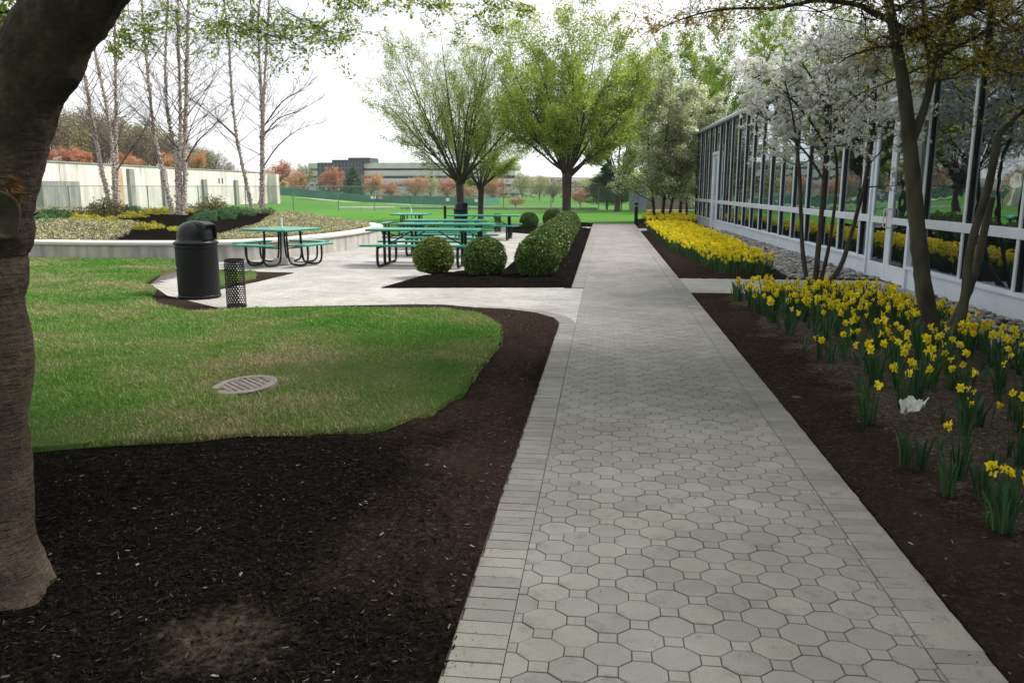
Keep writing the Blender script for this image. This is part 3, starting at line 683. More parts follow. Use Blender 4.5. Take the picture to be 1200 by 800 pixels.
def zelkova(x, y, H, spread, trunk_h, tr, label, leaf, per=3, cap=80000, nlimb=11, seed=0, leafsize=.075, z0=-.05, name='zelkova_tree', lean=(0,0)):
    R.seed(seed); o = empty(name, (x,y,z0), 0, label, 'tree'); mb = MB(); tips = []
    base = [Vector((0,0,0)), Vector((0,0,.12)), Vector((.0,0,trunk_h*.5)), Vector((lean[0]*.1,0,trunk_h*.85)), Vector((lean[0]*.1,0,trunk_h+.1))]
    mb.tube(base, [tr*1.5, tr*1.12, tr, tr*1.12, tr*1.25], 12, noise_amp=.12)
    T = dict(seg=[9,6,4,3], wig=[.05,.08,.12,.15], trop=[.035,.03,.01,0], n=[12,8,5], t0=[.18,.15,.1], ang=[24,30,40], rr=[.42,.45,.5], lr=[.46,.46,.5], rmin=.0036, sides=[7,5,3,3], leaf_from=2, tip=.12)
    top = H-trunk_h; cz = top*.52; rzz = top*.50
    for i in range(nlimb):
        a = i*2.399+R.uniform(-.25,.25); f = (i+.5)/nlimb; sl = math.radians(8+60*f**.8+R.uniform(-4,4))
        d = Vector((math.cos(a)*math.sin(sl)+lean[0]*.25, math.sin(a)*math.sin(sl), math.cos(sl))).normalized(); st = Vector((math.cos(a)*tr*.5, math.sin(a)*tr*.5, trunk_h-R.uniform(0,.4)))
        hx = math.hypot(d.x, d.y); A_ = (hx/spread)**2+(d.z/rzz)**2; B_ = -2*d.z*cz/rzz**2; C_ = (cz/rzz)**2-1
        disc = max(0, B_*B_-4*A_*C_); LL = (-B_+math.sqrt(disc))/(2*A_)*R.uniform(.84,.98)
        grow(mb, T, st, d, LL, tr*R.uniform(.28,.42), 0, tips)
    mb.build('trunk', M_bark, o, smooth=True)
    V, Fq = leaf_on(tips, per, .12, leafsize, leafsize*.6, .35, 0, cap); link('crown', fast_mesh('crown', V, Fq, leaf), o); return o
zelkova(xat(664,33.5), 33.5, 9.0, 3.35, 2.35, .18, 'wide vase shaped tree with fresh green leaves at the end of the hedge', M_zleaf, 2, 110000, 20, seed=3, name='vase_tree', leafsize=.092)
zelkova(xat(540,36.5), 36.5, 8.9, 4.3, 2.1, .17, 'sparser vase shaped tree whose trunk rises behind the rear domed bin', M_zleaf, 1, 42000, 20, seed=5, name='vase_tree', lean=(-.35,0))
zelkova(xat(563.5,41.5), 41.5, 7.9, 2.9, 1.8, .14, 'slender vase shaped tree just right of the trunk behind the domed bin', M_zleaf, 1.0, 36000, 15, seed=8, name='vase_tree', lean=(.3,0))
# big green trees behind the building's far end
zelkova(9.4, 60, 14.5, 6.0, 3, .25, 'tall fresh green tree rising behind the glass building roof', M_gleaf, 7, 85000, 14, seed=12, leafsize=.14, name='leafy_tree')
zelkova(4.6, 66, 13.0, 5.0, 3, .22, 'fresh green tree behind the brown wall, left of the tallest tree', M_gleaf, 7, 60000, 12, seed=13, leafsize=.14, name='leafy_tree')
zelkova(.9, 58, 11.0, 4.0, 2.6, .2, 'green tree standing behind the bollard light at the lawn edge', M_zleaf, 5, 45000, 12, seed=14, leafsize=.10, name='leafy_tree')
zelkova(16.5, 66, 14.5, 6.5, 3, .25, 'broad green tree farthest right behind the glass building', M_gleaf, 5, 50000, 12, seed=15, leafsize=.15, name='leafy_tree')
# two unseen trees added behind the photographer to shade the near path
zelkova(3.4, -3.2, 9.5, 5.2, 2.6, .2, 'unseen vase shaped shade tree added behind the viewpoint, right of the path', M_fleaf, 1, 70000, 14, seed=16, leafsize=.2, name='vase_tree')
zelkova(-4.2, -4.0, 9.5, 5.2, 2.6, .2, 'unseen vase shaped shade tree added behind the viewpoint, left of the path', M_fleaf, 1, 70000, 14, seed=17, leafsize=.2, name='vase_tree')
# ------------------------------------------------------------------ pale flowering pears by the far bed (several stems)
def multi_stem(name, x, y, stems, H, label, seed, leafm, leafsize, per, cap, T, rad, bark=M_bark, z0=-.02, flat=0, spread=.06, fold=None, cat='tree'):
    R.seed(seed); o = empty(name, (x,y,z0), 0, label, cat); mb = MB(); tips = []
    for i, (dx, dy, lx, ly, hh) in enumerate(stems):
        d = Vector((lx, ly, 1)).normalized(); grow(mb, T, Vector((dx,dy,0)), d, H*hh, rad*R.uniform(.85,1.1), 0, tips)
    mb.build('trunk', bark, o, smooth=True)
    if leafm:
        V, Fq = leaf_on(tips, per, spread, leafsize, leafsize*.7, flat, 0, cap); link('crown', fast_mesh('crown', V, Fq, leafm), o)
    return o, tips
TP = dict(seg=[10,6,4,3], wig=[.05,.10,.14,.16], trop=[.01,.03,0,0], n=[22,7,5], t0=[.13,.12,.1], ang=[58,42,45], rr=[.4,.5,.55], lr=[.36,.42,.45], rmin=.005, sides=[7,5,4,3], leaf_from=2, tip=.12)
Yp = 39.0
for k, (px, sd, lab) in enumerate([(772,21,'pale flowering pear with a double trunk nearest the bollard light'),(797,22,'pale flowering pear with thin trunk close to the building corner')]):
    st = [(-.18,0,-.08,.05,1),(.18,.1,.06,0,.95),(.45,0,.12,0,.85)] if k == 0 else [(0,0,.02,0,.92),(.3,.2,.10,.05,.8)]
    o, tips = multi_stem('flowering_pear', xat(px, Yp+k*1.2), Yp+k*1.2, st, 6.6, lab, sd, M_pearl, .085, 6, 70000, TP, .085, spread=.12)
    V, Fq = leaf_on(tips, 1.4, .1, .085, .08, 0, 0, 16000); link('blossom', fast_mesh('blossom', V, Fq, M_blos), o)
# ------------------------------------------------------------------ bare river birches in the planter
TB = dict(seg=[7,5,3], wig=[.05,.08,.12], trop=[.02,.02,.02], n=[7,5], t0=[.2,.15], ang=[32,32], rr=[.5,.55], lr=[.5,.5], rmin=.0026, sides=[4,3,3], leaf_from=9, tip=.3)
def birch(stems, Y, label, seed, arcs=()):
    R.seed(seed); p0 = stems[0][0]; b = at(p0[0], p0[1], Y); o = empty('river_birch', (b.x, b.y, b.z), 0, label, 'tree'); mb = MB(); mt = MB(); tips = []
    for si, pts in enumerate(stems):
        dy = R.uniform(-.35,.35); P = []
        for j, (px, py) in enumerate(pts): P.append(at(px, py, Y+dy*min(1, j/2)))
        d = (P[-1]-P[-2]).normalized(); top = b.z+9.2+R.uniform(-.8,.6)
        while P[-1].z < top: P.append(P[-1]+(d*.8+Vector((R.gauss(0,.1),R.gauss(0,.1),.35)))*.9)
        P[0] = P[0]-Vector((0,0,.12)); P = [p-Vector(b) for p in P]; P = catmull(P, 4); n = len(P)
        r0 = .105 if n > 12 else .09; r0 *= R.uniform(.62,.85); rad = [max(.007, r0*(1-.95*(i/(n-1))**.85)*(1+.10*R.uniform(-1,1))) for i in range(n)]; rad[0] *= 1.3
        mb.tube(P, rad, 8, noise_amp=.3)
        # shaggy bark curls
        for i in range(int(n*.75)):
            for _ in range(16):
                a = R.uniform(0,6.28); q = P[i].lerp(P[min(i+1,n-1)], R.random()); u = Vector((math.cos(a), math.sin(a), 0)); v = Vector((-u.y, u.x, 0)); w = R.uniform(.02,.05); hh = R.uniform(.02,.07); e = rad[i]
                mb.add([q+u*e*.9, q+u*e*.9+Vector((0,0,hh)), q+u*(e*1.15+.012)+v*w+Vector((0,0,hh*.9)), q+u*(e*1.15+.02)+v*w], [(0,1,2,3)])
        nb_ = 40
        for j in range(nb_):
            t = .16+.8*(j+R.random())/nb_; x = t*(n-1); i = int(x); q = P[i].lerp(P[min(i+1,n-1)], x-i); a = R.uniform(0,6.28); el = R.uniform(.45,1.25)
            d = Vector((math.cos(a), math.sin(a), el)).normalized(); grow(mt, TB, q, d, R.uniform(1.0,2.7)*(1.2-.75*t), max(.005, rad[i]*.26), 0, tips)
    for pts in arcs:
        P = [at(px, py, Y)-Vector(b) for px, py in pts]; P = catmull(P, 3); n = len(P)
        mt.tube(P, [.03*(1-.85*i/(n-1)) for i in range(n)], 5)
        for i in range(2, n):
            for _ in range(2):
                d = (P[i]-P[i-1]).normalized()+Vector((R.gauss(0,.4),R.gauss(0,.4),R.uniform(0,.6))); grow(mt, TB, P[i], d.normalized(), R.uniform(.4,1.1), .008, 1, tips)
    mb.build('trunk', M_birch, o, smooth=False); mt.build('twigs', M_twig, o); return o
birch([[(129,241),(117.5,191),(107,131),(100,93),(92,40)],[(139,243),(136,191),(136,131),(135,59),(135,0)],[(134,243),(133,191),(126,131),(115,79),(104,20)]], 27.8,
      'bare birch clump at the planter left end, close to the big trunk', 41, [[(137,200),(150,180),(165,160),(172,145)]])
birch([[(204,257),(191,202),(181,156),(174,93),(168,30)],[(208,258),(207,188),(201,159),(195,116),(194,64),(196,0)],[(215,257),(217,188),(218,116),(220,44),(221,-10)],[(211,257),(211,190),(211,116),(209,50)]], 23.6,
      'bare birch clump with four trunks in the middle of the planter behind the domed bin', 42, [[(218,190),(230,168),(248,150),(266,130)]])
birch([[(296,244),(287,208),(277,159),(271,102),(268,44),(262,0)],[(306,244),(307,191),(307,131),(304,73),(303,20)],[(308,244),(308,180),(309,120),(312,60),(316,0)]], 28.2,
      'bare birch clump at the planter right end with long arching branches', 43, [[(309,195),(325,172),(348,153),(376,144)],[(309,160),(325,140),(350,130),(372,118)],[(308,150),(330,120),(350,108),(362,100)],[(277,160),(255,140),(240,128),(230,120)]])
# ------------------------------------------------------------------ planter shrubs
def shrub(name, px, Y, rx, rz, n, L, W, m, label, group=None, top=True, z=None, twigs=False, seed=0):
    x = xat(px, Y); zz = md(x, Y) if z is None else z
    o = empty(name, (x, Y, zz-.03), R.uniform(0,6), label, 'shrub', group)
    arr = [blob_leaves((0,0,.0), (rx,rx*.85,rz), n, L, W, seed, .35, .3, True, .5)]
    V, Fq = join(arr); link('foliage', fast_mesh('foliage', V, Fq, m), o)
    mb = MB()
    for k in range(12):
        a = R.uniform(0,6.28); mb.tube([(0,0,0),(math.cos(a)*rx*.4,math.sin(a)*rx*.4,rz*.5),(math.cos(a)*rx*.7,math.sin(a)*rx*.7,rz*.8)],[.012,.008,.004],4)
    mb.build('stems', M_twig, o); return o
js = [(52,20.5,.55,.26),(72,21.2,.5,.24),(62,22.5,.6,.26),(231,20.6,.36,.26),(243,22.5,.42,.24),(246,21.2,.30,.2),(262,23,.45,.26),(276,23.6,.5,.26),(288,23.2,.45,.24),(268,22.0,.35,.22),(314,25.4,.5,.24),(338,25.8,.42,.2),(352,26.2,.4,.2),(155,24.5,.5,.25),(300,25.6,.4,.22)]
first = None
for i, (px, Y, rx, rz) in enumerate(js):
    if i % 5 == 0:
        first = shrub('juniper', px, Y, .45, .25, 3500, .05, .02, M_jun, 'low green juniper mound in the planter bed', 'juniper mounds in the planter', seed=i)
    c = first if i % 5 == 0 else copy_tree(first)
    x = xat(px, Y); c.location = (x, Y, md(x, Y)-.03); c.scale = (rx*.72/.45, rx*.72/.45, rz/.25); c.rotation_euler.z = R.uniform(0,6)
gs = [(97,20.8,.55),(124,20.4,.5),(104,22.3,.5),(155,22.5,.45),(133,19.4,.3),(137,18.7,.24),(172,19.2,.42),(204,19.0,.26),(190,24,.5),(82,22,.4),(222,25,.4),(176,24.6,.4)]
for i, (px, Y, rx) in enumerate(gs):
    if i % 4 == 0: first = shrub('gold_shrub', px, Y, .4, .2, 1100, .055, .02, M_gold, 'small yellow leaved shrub in the planter mulch', 'yellow shrubs in the planter', seed=i)
    c = first if i % 4 == 0 else copy_tree(first)
    x = xat(px, Y); c.location = (x, Y, md(x, Y)-.03); k = rx/.4; c.scale = (k, k, k*.85); c.rotation_euler.z = R.uniform(0,6)
shrub('azalea', 124, 22.6, .75, .55, 2600, .07, .03, M_azal, 'open olive leaved azalea in front of the left birch clump', seed=3)
shrub('azalea', 249, 24.2, .70, .50, 2400, .07, .03, M_azal, 'open olive leaved azalea right of the middle birch clump', seed=5)
shrub('azalea', 222, 26.0, .4, .35, 900, .07, .03, M_azal, 'small azalea close behind the middle birch clump', seed=6)
# beige ground cover: two drifts at the front rim
def cover(poly, n, name, label):
    bx=[p[0] for p in poly]; by=[p[1] for p in poly]; P=np.stack([NR.uniform(min(bx),max(bx),n*3),NR.uniform(min(by),max(by),n*3)],1); P=P[in_poly(P,poly)&in_poly(P,inner)]; P=P[dist_poly(P,inner)>.36][:n]; D=dist_poly(P,inner)
    z=np.array([moundz(p[0],p[1],d) for p,d in zip(P,D)]); Q=np.stack([P[:,0],P[:,1],z+NR.uniform(0,.14,len(P))],1)
    V,Fq=leaf_arrays(Q,NR.uniform(.03,.06,len(Q)),NR.uniform(.018,.035,len(Q)),.2); o=link(name,fast_mesh(name,V,Fq,M_cover)); tag(o,label,'ground cover',kind='stuff')
cover([(-8.95,16.3),(-6.2,16.3),(-6.2,25.2),(-8.5,25.4),(-9.8,24),(-9.5,22.0),(-9.0,20.2),(-8.9,18)], 42000, 'ground_cover', 'beige leafy ground cover on the planter mound behind the square table')
cover([(-24,16),(-10.9,16),(-11.3,18),(-12.2,20),(-24,23)], 30000, 'ground_cover', 'beige leafy ground cover at the planter left end')
cover([(-27,23),(-12,24.5),(-9.8,25),(-8.6,26.3),(-27,30)], 16000, 'ground_cover', 'beige ground cover along the back of the planter')
# ------------------------------------------------------------------ multi-stem blossom tree in the near bed
def px_stem(mb, pts, Y, rads, sides=9, dY=None, k=4, na=.18):
    P = [at(a, b, Y+(dY[i] if dY else 0)) for i, (a, b) in enumerate(pts)]; P = catmull(P, k); n = len(P)
    rr = []
    for i in range(n):
        x = i/(n-1)*(len(rads)-1); j = min(len(rads)-2, int(x)); rr.append(rads[j]*(1-(x-j))+rads[j+1]*(x-j))
    return P, rr
def rel(P, b): return [p-b for p in P]
TS = dict(seg=[6,5,3], wig=[.10,.14,.18], trop=[.03,.0,0], n=[6,4], t0=[.2,.15], ang=[38,42], rr=[.55,.6], lr=[.5,.5], rmin=.0028, sides=[5,4,3], leaf_from=0, tip=.3)
R.seed(77); YB = 13.25; b = Vector((xat(962,YB), YB, .05)); ob = empty('blossom_tree', b, 0, 'multi-stem tree covered in white blossom among the near daffodils', 'tree'); mb = MB(); tips = []
stemsB = [([(947,337),(941,299),(939,261),(937,205),(933,165),(926,120),(915,80)],[.042,.034,.032,.028,.022,.013,.007],-.05),
          ([(955,338),(960,280),(966,212),(969,149),(971,100),(973,55)],[.052,.04,.037,.031,.023,.010],0),
          ([(960,337),(973,280),(981,205),(977,160),(985,110),(1000,70)],[.036,.028,.024,.019,.013,.007],.25),
          ([(966,338),(984,314),(996,280),(1012,220),(1022,167),(1026,120),(1026,70)],[.048,.04,.034,.031,.028,.022,.010],.1)]
for pts, rads, dy in stemsB:
    P, rr = px_stem(mb, pts, YB, rads, dY=[dy*min(1,i/2) for i in range(len(pts))]); P = rel(P, b); mb.tube(P, rr, 9, noise_amp=.15); n = len(P)
    for j in range(15):
        i = int(n*(.5+.5*(j+R.random())/15)); i = min(i, n-2); a = R.uniform(0,6.28); d = Vector((math.cos(a), math.sin(a), R.uniform(.1,.9))).normalized()
        grow(mb, TS, P[i], d, R.uniform(.55,1.35), rr[i]*.42, 0, tips)
# low spreading limb to the left
for pts in ([(966,212),(945,180),(915,150),(890,135)],[(968,170),(940,130),(910,100),(880,90)],[(970,130),(950,90),(930,60)],[(1022,167),(1035,130),(1040,100)]):
    P, rr = px_stem(mb, pts, YB, [.02,.014,.007]); P = rel(P, b); mb.tube(P, rr, 6); n = len(P)
    for j in range(12):
        i = min(n-2, int(n*(.25+.75*R.random()))); a = R.uniform(0,6.28); grow(mb, TS, P[i], Vector((math.cos(a),math.sin(a),R.uniform(0,.8))).normalized(), R.uniform(.4,.9), .008, 0, tips)
mb.build('trunk', M_bark, ob, smooth=True)
def blossoms(tips, nc, size):
    P = []; T = [t for t in tips if t[2] >= 1]; 
    for _ in range(nc):
        p, d, l, s = R.choice(T); P.append((p.x+R.gauss(0,.03), p.y+R.gauss(0,.03), p.z+R.gauss(0,.03)))
    P = np.array(P); K = 9; off = unit(NR.normal(size=(nc*K,3)))*NR.uniform(.3,1,nc*K)[:,None]*size*.55; Q = np.repeat(P, K, 0)+off
    return leaf_arrays(Q, NR.uniform(.6,1.1,len(Q))*size*.6, NR.uniform(.6,1.1,len(Q))*size*.5, 0)
V, Fq = blossoms(tips, 4200, .068); link('blossom', fast_mesh('blossom', V, Fq, M_blos), ob)
V, Fq = leaf_on(tips, .35, .06, .035, .02, 0, 0, 3500); link('leaves', fast_mesh('leaves', V, Fq, M_fleaf), ob)
# ------------------------------------------------------------------ near right multi-stem tree with bronze leaves
R.seed(99); YN = 8.15; b = Vector((xat(1096,YN), YN, .06)); on = empty('bronze_leaf_tree', b, 0, 'near multi-stem tree with bronze young leaves and a sawn off stem', 'tree'); mb = MB(); tipsN = []
def stem(pts, rads, dys=None, sides=12, na=.16):
    P, rr = px_stem(mb, pts, YN, rads, dY=dys, k=5); P = rel(P, b); mb.tube(P, rr, sides, noise_amp=na); return P, rr
sA, rA = stem([(1096,418),(1091,385),(1083,340),(1077,290),(1071,225),(1066,165),(1059,105),(1051,55),(1042,5),(1030,-50),(1018,-120)],[.12,.090,.078,.074,.071,.066,.058,.050,.042,.032,.016],[0,0,0,0,0,0,0,.05,.1,.2,.3])
sB, rB = stem([(1100,418),(1109,398),(1124,378),(1131,345),(1134,310),(1143,268),(1158,220),(1167,175),(1171,158),(1186,142),(1202,128),(1230,105),(1260,60)],[.09,.060,.046,.041,.038,.038,.037,.035,.031,.022,.022,.017,.010],[0,-.12,-.2,-.2,-.2,-.18,-.15,-.1,-.1,-.05,0,0,0])
sC, rC = stem([(1100,414),(1106,396),(1120,372),(1135,340),(1146,306),(1154,268),(1162,232)],[.07,.050,.043,.040,.038,.036,.034],[0,.05,.1,.1,.1,.1,.1])
s2_, r2_ = stem([(1067,168),(1078,142),(1088,110),(1094,78),(1103,50),(1112,15),(1122,-30),(1130,-90)],[.045,.038,.035,.032,.028,.024,.019,.010],[0,0,0,0,0,0,.1,.2])
s3_, r3_ = stem([(1092,85),(1087,55),(1084,20),(1080,-30),(1085,-90)],[.03,.026,.022,.016,.01])
s4_, r4_ = stem([(1096,70),(1115,58),(1140,45),(1165,30),(1188,14),(1215,-10)],[.022,.02,.017,.014,.011,.006],[0,-.1,-.2,-.3,-.4,-.5])
s5_, r5_ = stem([(1106,40),(1125,12),(1150,-8),(1190,-40)],[.032,.028,.024,.014],[0,.1,.2,.3])
s6_, r6_ = stem([(1042,24),(1026,16),(1005,6),(980,2),(955,1),(930,6),(905,10),(870,10),(830,14),(790,26),(768,38)],[.034,.028,.024,.022,.020,.018,.015,.013,.010,.006,.004],[0,0,0,.0,.1,.2,.3,.4,.5,.6,.7])
s7_, r7_ = stem([(1090,95),(1110,92),(1135,78),(1160,70),(1185,48)],[.014,.012,.01,.008,.005],[0,-.1,-.2,-.2,-.3])
# knotty base
for k in range(7):
    a = k*.9; mb.tube([Vector((math.cos(a)*.10, math.sin(a)*.10, -.08)), Vector((math.cos(a)*.085, math.sin(a)*.07, .10)), Vector((math.cos(a)*.04, math.sin(a)*.04, .26))], [.07,.065,.03], 8, noise_amp=.4)
for k, (q, r) in enumerate([(sA[2],.10)]):
    mb.tube([q+Vector((-.02,-.07,-.05)), q+Vector((-.03,-.09,0)), q+Vector((-.02,-.07,.05))], [r*.35,r*.5,r*.3], 8, noise_amp=.3)
TN = dict(seg=[6,4,3], wig=[.12,.16,.2], trop=[.01,0,0], n=[6,4], t0=[.15,.1], ang=[38,45], rr=[.55,.6], lr=[.5,.5], rmin=.0022, sides=[5,4,3], leaf_from=1, tip=.3)
for P, rr, s0, cnt, LL in ((s6_,r6_,.18,46,.75),(s2_,r2_,.4,14,.8),(s3_,r3_,.3,16,.8),(s4_,r4_,.15,22,.65),(s5_,r5_,.2,18,.9),(s7_,r7_,.1,14,.5),(sA,rA,.68,24,1.0),(sB,rB,.84,14,.7)):
    n = len(P)
    for j in range(cnt):
        i = min(n-2, int(n*(s0+(1-s0)*(j+R.random())/cnt))); a = R.uniform(0,6.28); d = Vector((math.cos(a),math.sin(a),R.uniform(-.35,.5))).normalized()
        grow(mb, TN, P[i], d, LL*R.uniform(.5,1.15), max(.004, rr[i]*.4), 0, tipsN)
mb.build('trunk', M_barkG, on, smooth=True)
me = bpy.data.meshes.new('cut_end'); q = sC[-1]; dq = (sC[-1]-sC[-3]).normalized(); m2 = MB(); m2.tube([q-dq*.01, q+dq*.012], [.035,.032], 12); m2.build('cut_end', M_scarw, on)
V, Fq = leaf_on(tipsN, 1.0, .03, .038, .023, .1, .25, 9000); link('crown', fast_mesh('crown', V, Fq, M_bronze), on)
# upper canopy of the same tree (mostly above the frame): shades the bed and path
TU = dict(seg=[6,5,4,3], wig=[.1,.12,.15,.2], trop=[.0,0,0,0], n=[6,5,4], t0=[.25,.15,.1], ang=[35,40,45], rr=[.5,.55,.6], lr=[.5,.5,.5], rmin=.003, sides=[6,4,3,3], leaf_from=2, tip=.3)
mb = MB(); tipsU = []
for (P, i) in ((sA,-1),(s2_,-1),(s3_,-1),(s5_,-1),(sB,-1)):
    for k in range(3):
        a = R.uniform(0,6.28); grow(mb, TU, P[i], Vector((math.cos(a)*.6,math.sin(a)*.6,1)).normalized(), R.uniform(1.6,2.4), .03, 0, tipsU)
for k in range(6):
    a = R.uniform(0,6.28); grow(mb, TU, sA[-1], Vector((math.cos(a),math.sin(a),.8)).normalized(), R.uniform(1.8,2.6), .035, 0, tipsU)
mb.build('upper_limbs', M_barkG, on); tipsU = [q for q in tipsU if (q[0]+Vector(on.location)).z > 1.9+.30*(q[0]+Vector(on.location)).y]
V, Fq = leaf_on(tipsU, 5, .08, .065, .045, .1, .2, 40000); link('upper_crown', fast_mesh('upper_crown', V, Fq, M_bronze), on)
# ------------------------------------------------------------------ big foreground tree on the left
R.seed(5); YT = 2.62
def A(px, py, dy=0): return at(px, py, YT+dy)
b = A(-8, 716); b.z = .03; ot = empty('foreground_tree', b, 0, 'massive dark leaning trunk at the left edge with torn pruning scar', 'tree')
cl = [(-14,760,92),(-12,715,84),(-16,680,70),(-22,620,60),(-24,560,56),(-27,500,56),(-27,440,57),(-28,400,58),(-28,350,59),(-27,320,61),(-22,290,66),(-16,260,68),(-12,235,62),(-2,205,60),(9,170,59),(23,130,56),(37,100,54),(52,65,53),(67,32,52),(84,5,51),(108,-30,50),(130,-60,48)]
cl = [(x+(10 if y >= 380 else (2 if y >= 300 else (-8 if y >= 100 else -3))), y, w) for x, y, w in cl]
P = [A(x, y, .0)-b for x, y, w in cl]; rr = [w*YT*.90/F_ for x, y, w in cl]
Pc = catmull(P, 10); n = len(Pc); rc = []
for i in range(n):
    x = i/(n-1)*(len(rr)-1); j = min(len(rr)-2, int(x)); rc.append(rr[j]*(1-(x-j))+rr[j+1]*(x-j))
def bark_tube(P, rc, nsd=120, amp=1.0, flare=True):
    mbk = MB(); vs = []; t0 = (P[1]-P[0]).normalized(); a = t0.orthogonal().normalized()
    for i, p in enumerate(P):
        t = (P[min(i+1,len(P)-1)]-P[max(i-1,0)]).normalized(); a = (a-t*a.dot(t)).normalized(); bb = t.cross(a)
        for k in range(nsd):
            an = 2*math.pi*k/nsd; u = a*math.cos(an)+bb*math.sin(an); q = p+u*rc[i]
            e = .022*noise.noise(q*3.0)+.013*noise.noise(Vector((q.x*9,q.y*9,q.z*6)))+.006*noise.noise(Vector((q.x*26,q.y*26,q.z*15)))+.004*noise.noise(Vector((q.x*60,q.y*60,q.z*50)))-.012*max(0,noise.noise(Vector((q.x*14+5,q.y*14,q.z*8)))-.35)
            if flare and i < 26: e += .040*(1-i/26)*math.sin(an*5+1)
            vs.append(q+u*e*amp)
    fs = [(i*nsd+k, i*nsd+(k+1)%nsd, (i+1)*nsd+(k+1)%nsd, (i+1)*nsd+k) for i in range(len(P)-1) for k in range(nsd)]
    mbk.add(vs, fs); return mbk
m, t, bs = nt('bark_foreground'); co = coords(t, kind='World')
c = ramp(t, noi(t, co, 3.2, 6, .65), [(.3,(.034,.026,.019)),(.5,(.075,.058,.042)),(.62,(.11,.088,.062)),(.75,(.17,.15,.115))])
lenti = noi(t, coords(t,(14,14,70),'World'), 1.0, 3, .6); c = mixc(t, ramp(t, lenti, [(.62,(0,0,0)),(.72,(.6,.6,.6))]), c, (.12,.085,.055))
sp = noi(t, co, 45, 5, .75); c = mixc(t, .7, c, ramp(t, sp, [(.3,(.25,.25,.25)),(.7,(.7,.7,.7))]), 'OVERLAY')
t.links.new(c, bs.inputs['Base Color']); bs.inputs['Roughness'].default_value=.85; bs.inputs['Specular IOR Level'].default_value=.25
ad = N(t,'ShaderNodeMath'); ad.operation='ADD'; t.links.new(sp, ad.inputs[0]); t.links.new(lenti, ad.inputs[1]); bump(t, bs, ad.outputs[0], .9, .012); M_fbark = m
bk = bark_tube(Pc, rc)
# forked limbs above
limbs = [[Pc[-3], A(112,-120,-.15)-b, Vector((.15,-.9,3.6)), Vector((.0,-1.6,4.8)), Vector((-.3,-2.2,6.2))],
         [Pc[-3], A(150,-110,.2)-b, Vector((1.0,.9,3.5)), Vector((1.5,1.5,4.6)), Vector((2.0,2.2,6.0))],
         [Pc[-3], A(145,-105,.0)-b, Vector((1.5,-.3,3.3)), Vector((2.6,-.8,4.3)), Vector((3.6,-1.2,5.4))],
         [Pc[-3], A(125,-105,.1)-b, Vector((.3,1.8,3.6)), Vector((.0,3.2,4.5)), Vector((-.4,4.6,5.4))]]
TL = dict(seg=[7,5,4,3], wig=[.08,.1,.14,.18], trop=[.02,-.01,-.02,-.03], n=[8,6,5], t0=[.2,.15,.1], ang=[40,42,45], rr=[.5,.55,.6], lr=[.6,.5,.5], rmin=.003, sides=[7,5,4,3], leaf_from=2, tip=.3)
ml = MB(); tipsF = []
for L_ in limbs:
    Q = catmull(L_, 5); k = len(Q); bk2 = bark_tube(Q, [.105-.065*i/(k-1) for i in range(k)], 20, .4, False); ml.add(bk2.v, bk2.f)
    for j in range(11):
        i = int(k*(.45+.5*(j+R.random())/11)); i = min(i, k-1); a = R.uniform(0,6.28)
        grow(ml, TL, Q[i], Vector((math.cos(a),math.sin(a),R.uniform(.15,.9))).normalized(), R.uniform(1.6,2.8), .035, 0, tipsF)
ml.build('limbs', M_fbark, ot, smooth=True); bk.build('trunk', M_fbark, ot, smooth=True)
def overframe(tips):   # the crown's own leaves all hang above the sight line of the picture's top edge
    return [q for q in tips if (q[0]+b).z > 1.75+.26*max(0,(q[0]+b).y)+.25]
V, Fq = leaf_on(overframe(tipsF), 8, .10, .10, .065, .5, .1, 130000); link('crown', fast_mesh('crown', V, Fq, M_fleaf), ot)
# hanging sprays seen in the picture, from a long limb overhead
YS = 5.6; mh = MB(); tipsH = []
anch = [A(150,-90,.2)-b, Vector((.9,1.3,2.95)), at(240,-130,5.0)-b, at(360,-110,5.6)-b, at(470,-90,6.0)-b, at(600,-80,6.4)-b]
Q = catmull(anch, 5); mh.tube(Q, [.05-.036*i/(len(Q)-1) for i in range(len(Q))], 8)
TH_ = dict(seg=[5,4,3], wig=[.12,.16,.2], trop=[-.03,-.03,-.02], n=[5,3], t0=[.1,.1], ang=[38,45], rr=[.6,.6], lr=[.55,.5], rmin=.0011, sides=[4,3,3], leaf_from=1, tip=.4)
sprays = [([(300,-112),(296,-40),(293,0),(301,15),(319,33),(345,51),(372,66)],.006,26,.38),([(215,-120),(205,-30),(215,8),(227,18),(257,33),(277,58)],.005,22,.32),([(330,-110),(325,-30),(327,5),(352,22),(389,38),(418,33)],.005,20,.30),
          ([(190,-120),(160,-50),(150,10),(160,28),(172,36),(182,42)],.005,16,.28),([(170,-110),(140,-40),(128,10),(135,38),(122,52)],.004,12,.22),([(560,-84),(564,-40),(567,0),(572,8),(563,22),(553,29)],.005,9,.22),
          ([(470,-90),(462,-40),(470,-5),(500,6),(540,4)],.005,16,.25),([(570,-84),(580,-30),(590,-2),(612,6)],.004,12,.22),([(400,-104),(400,-40),(405,-5),(420,8),(432,22)],.005,14,.25),([(260,-120),(262,-40),(268,10),(285,28),(300,40)],.005,18,.28),([(440,-100),(445,-30),(430,-4),(405,6)],.004,10,.2)]
for pts, r, cnt, LL in sprays:
    Pq = catmull([at(x, y, YS+R.uniform(-.15,.15))-b for x, y in pts], 4); k = len(Pq); mh.tube(Pq, [r*1.0*(1-.75*i/(k-1)) for i in range(k)], 5)
    for j in range(cnt):
        i = min(k-2, int(k*(.42+.58*(j+R.random())/cnt))); a = R.uniform(0,6.28); grow(mh, TH_, Pq[i], Vector((math.cos(a),math.sin(a)*.7,R.uniform(-.45,.25))).normalized(), LL*R.uniform(.5,1.2), r*.32, 0, tipsH)
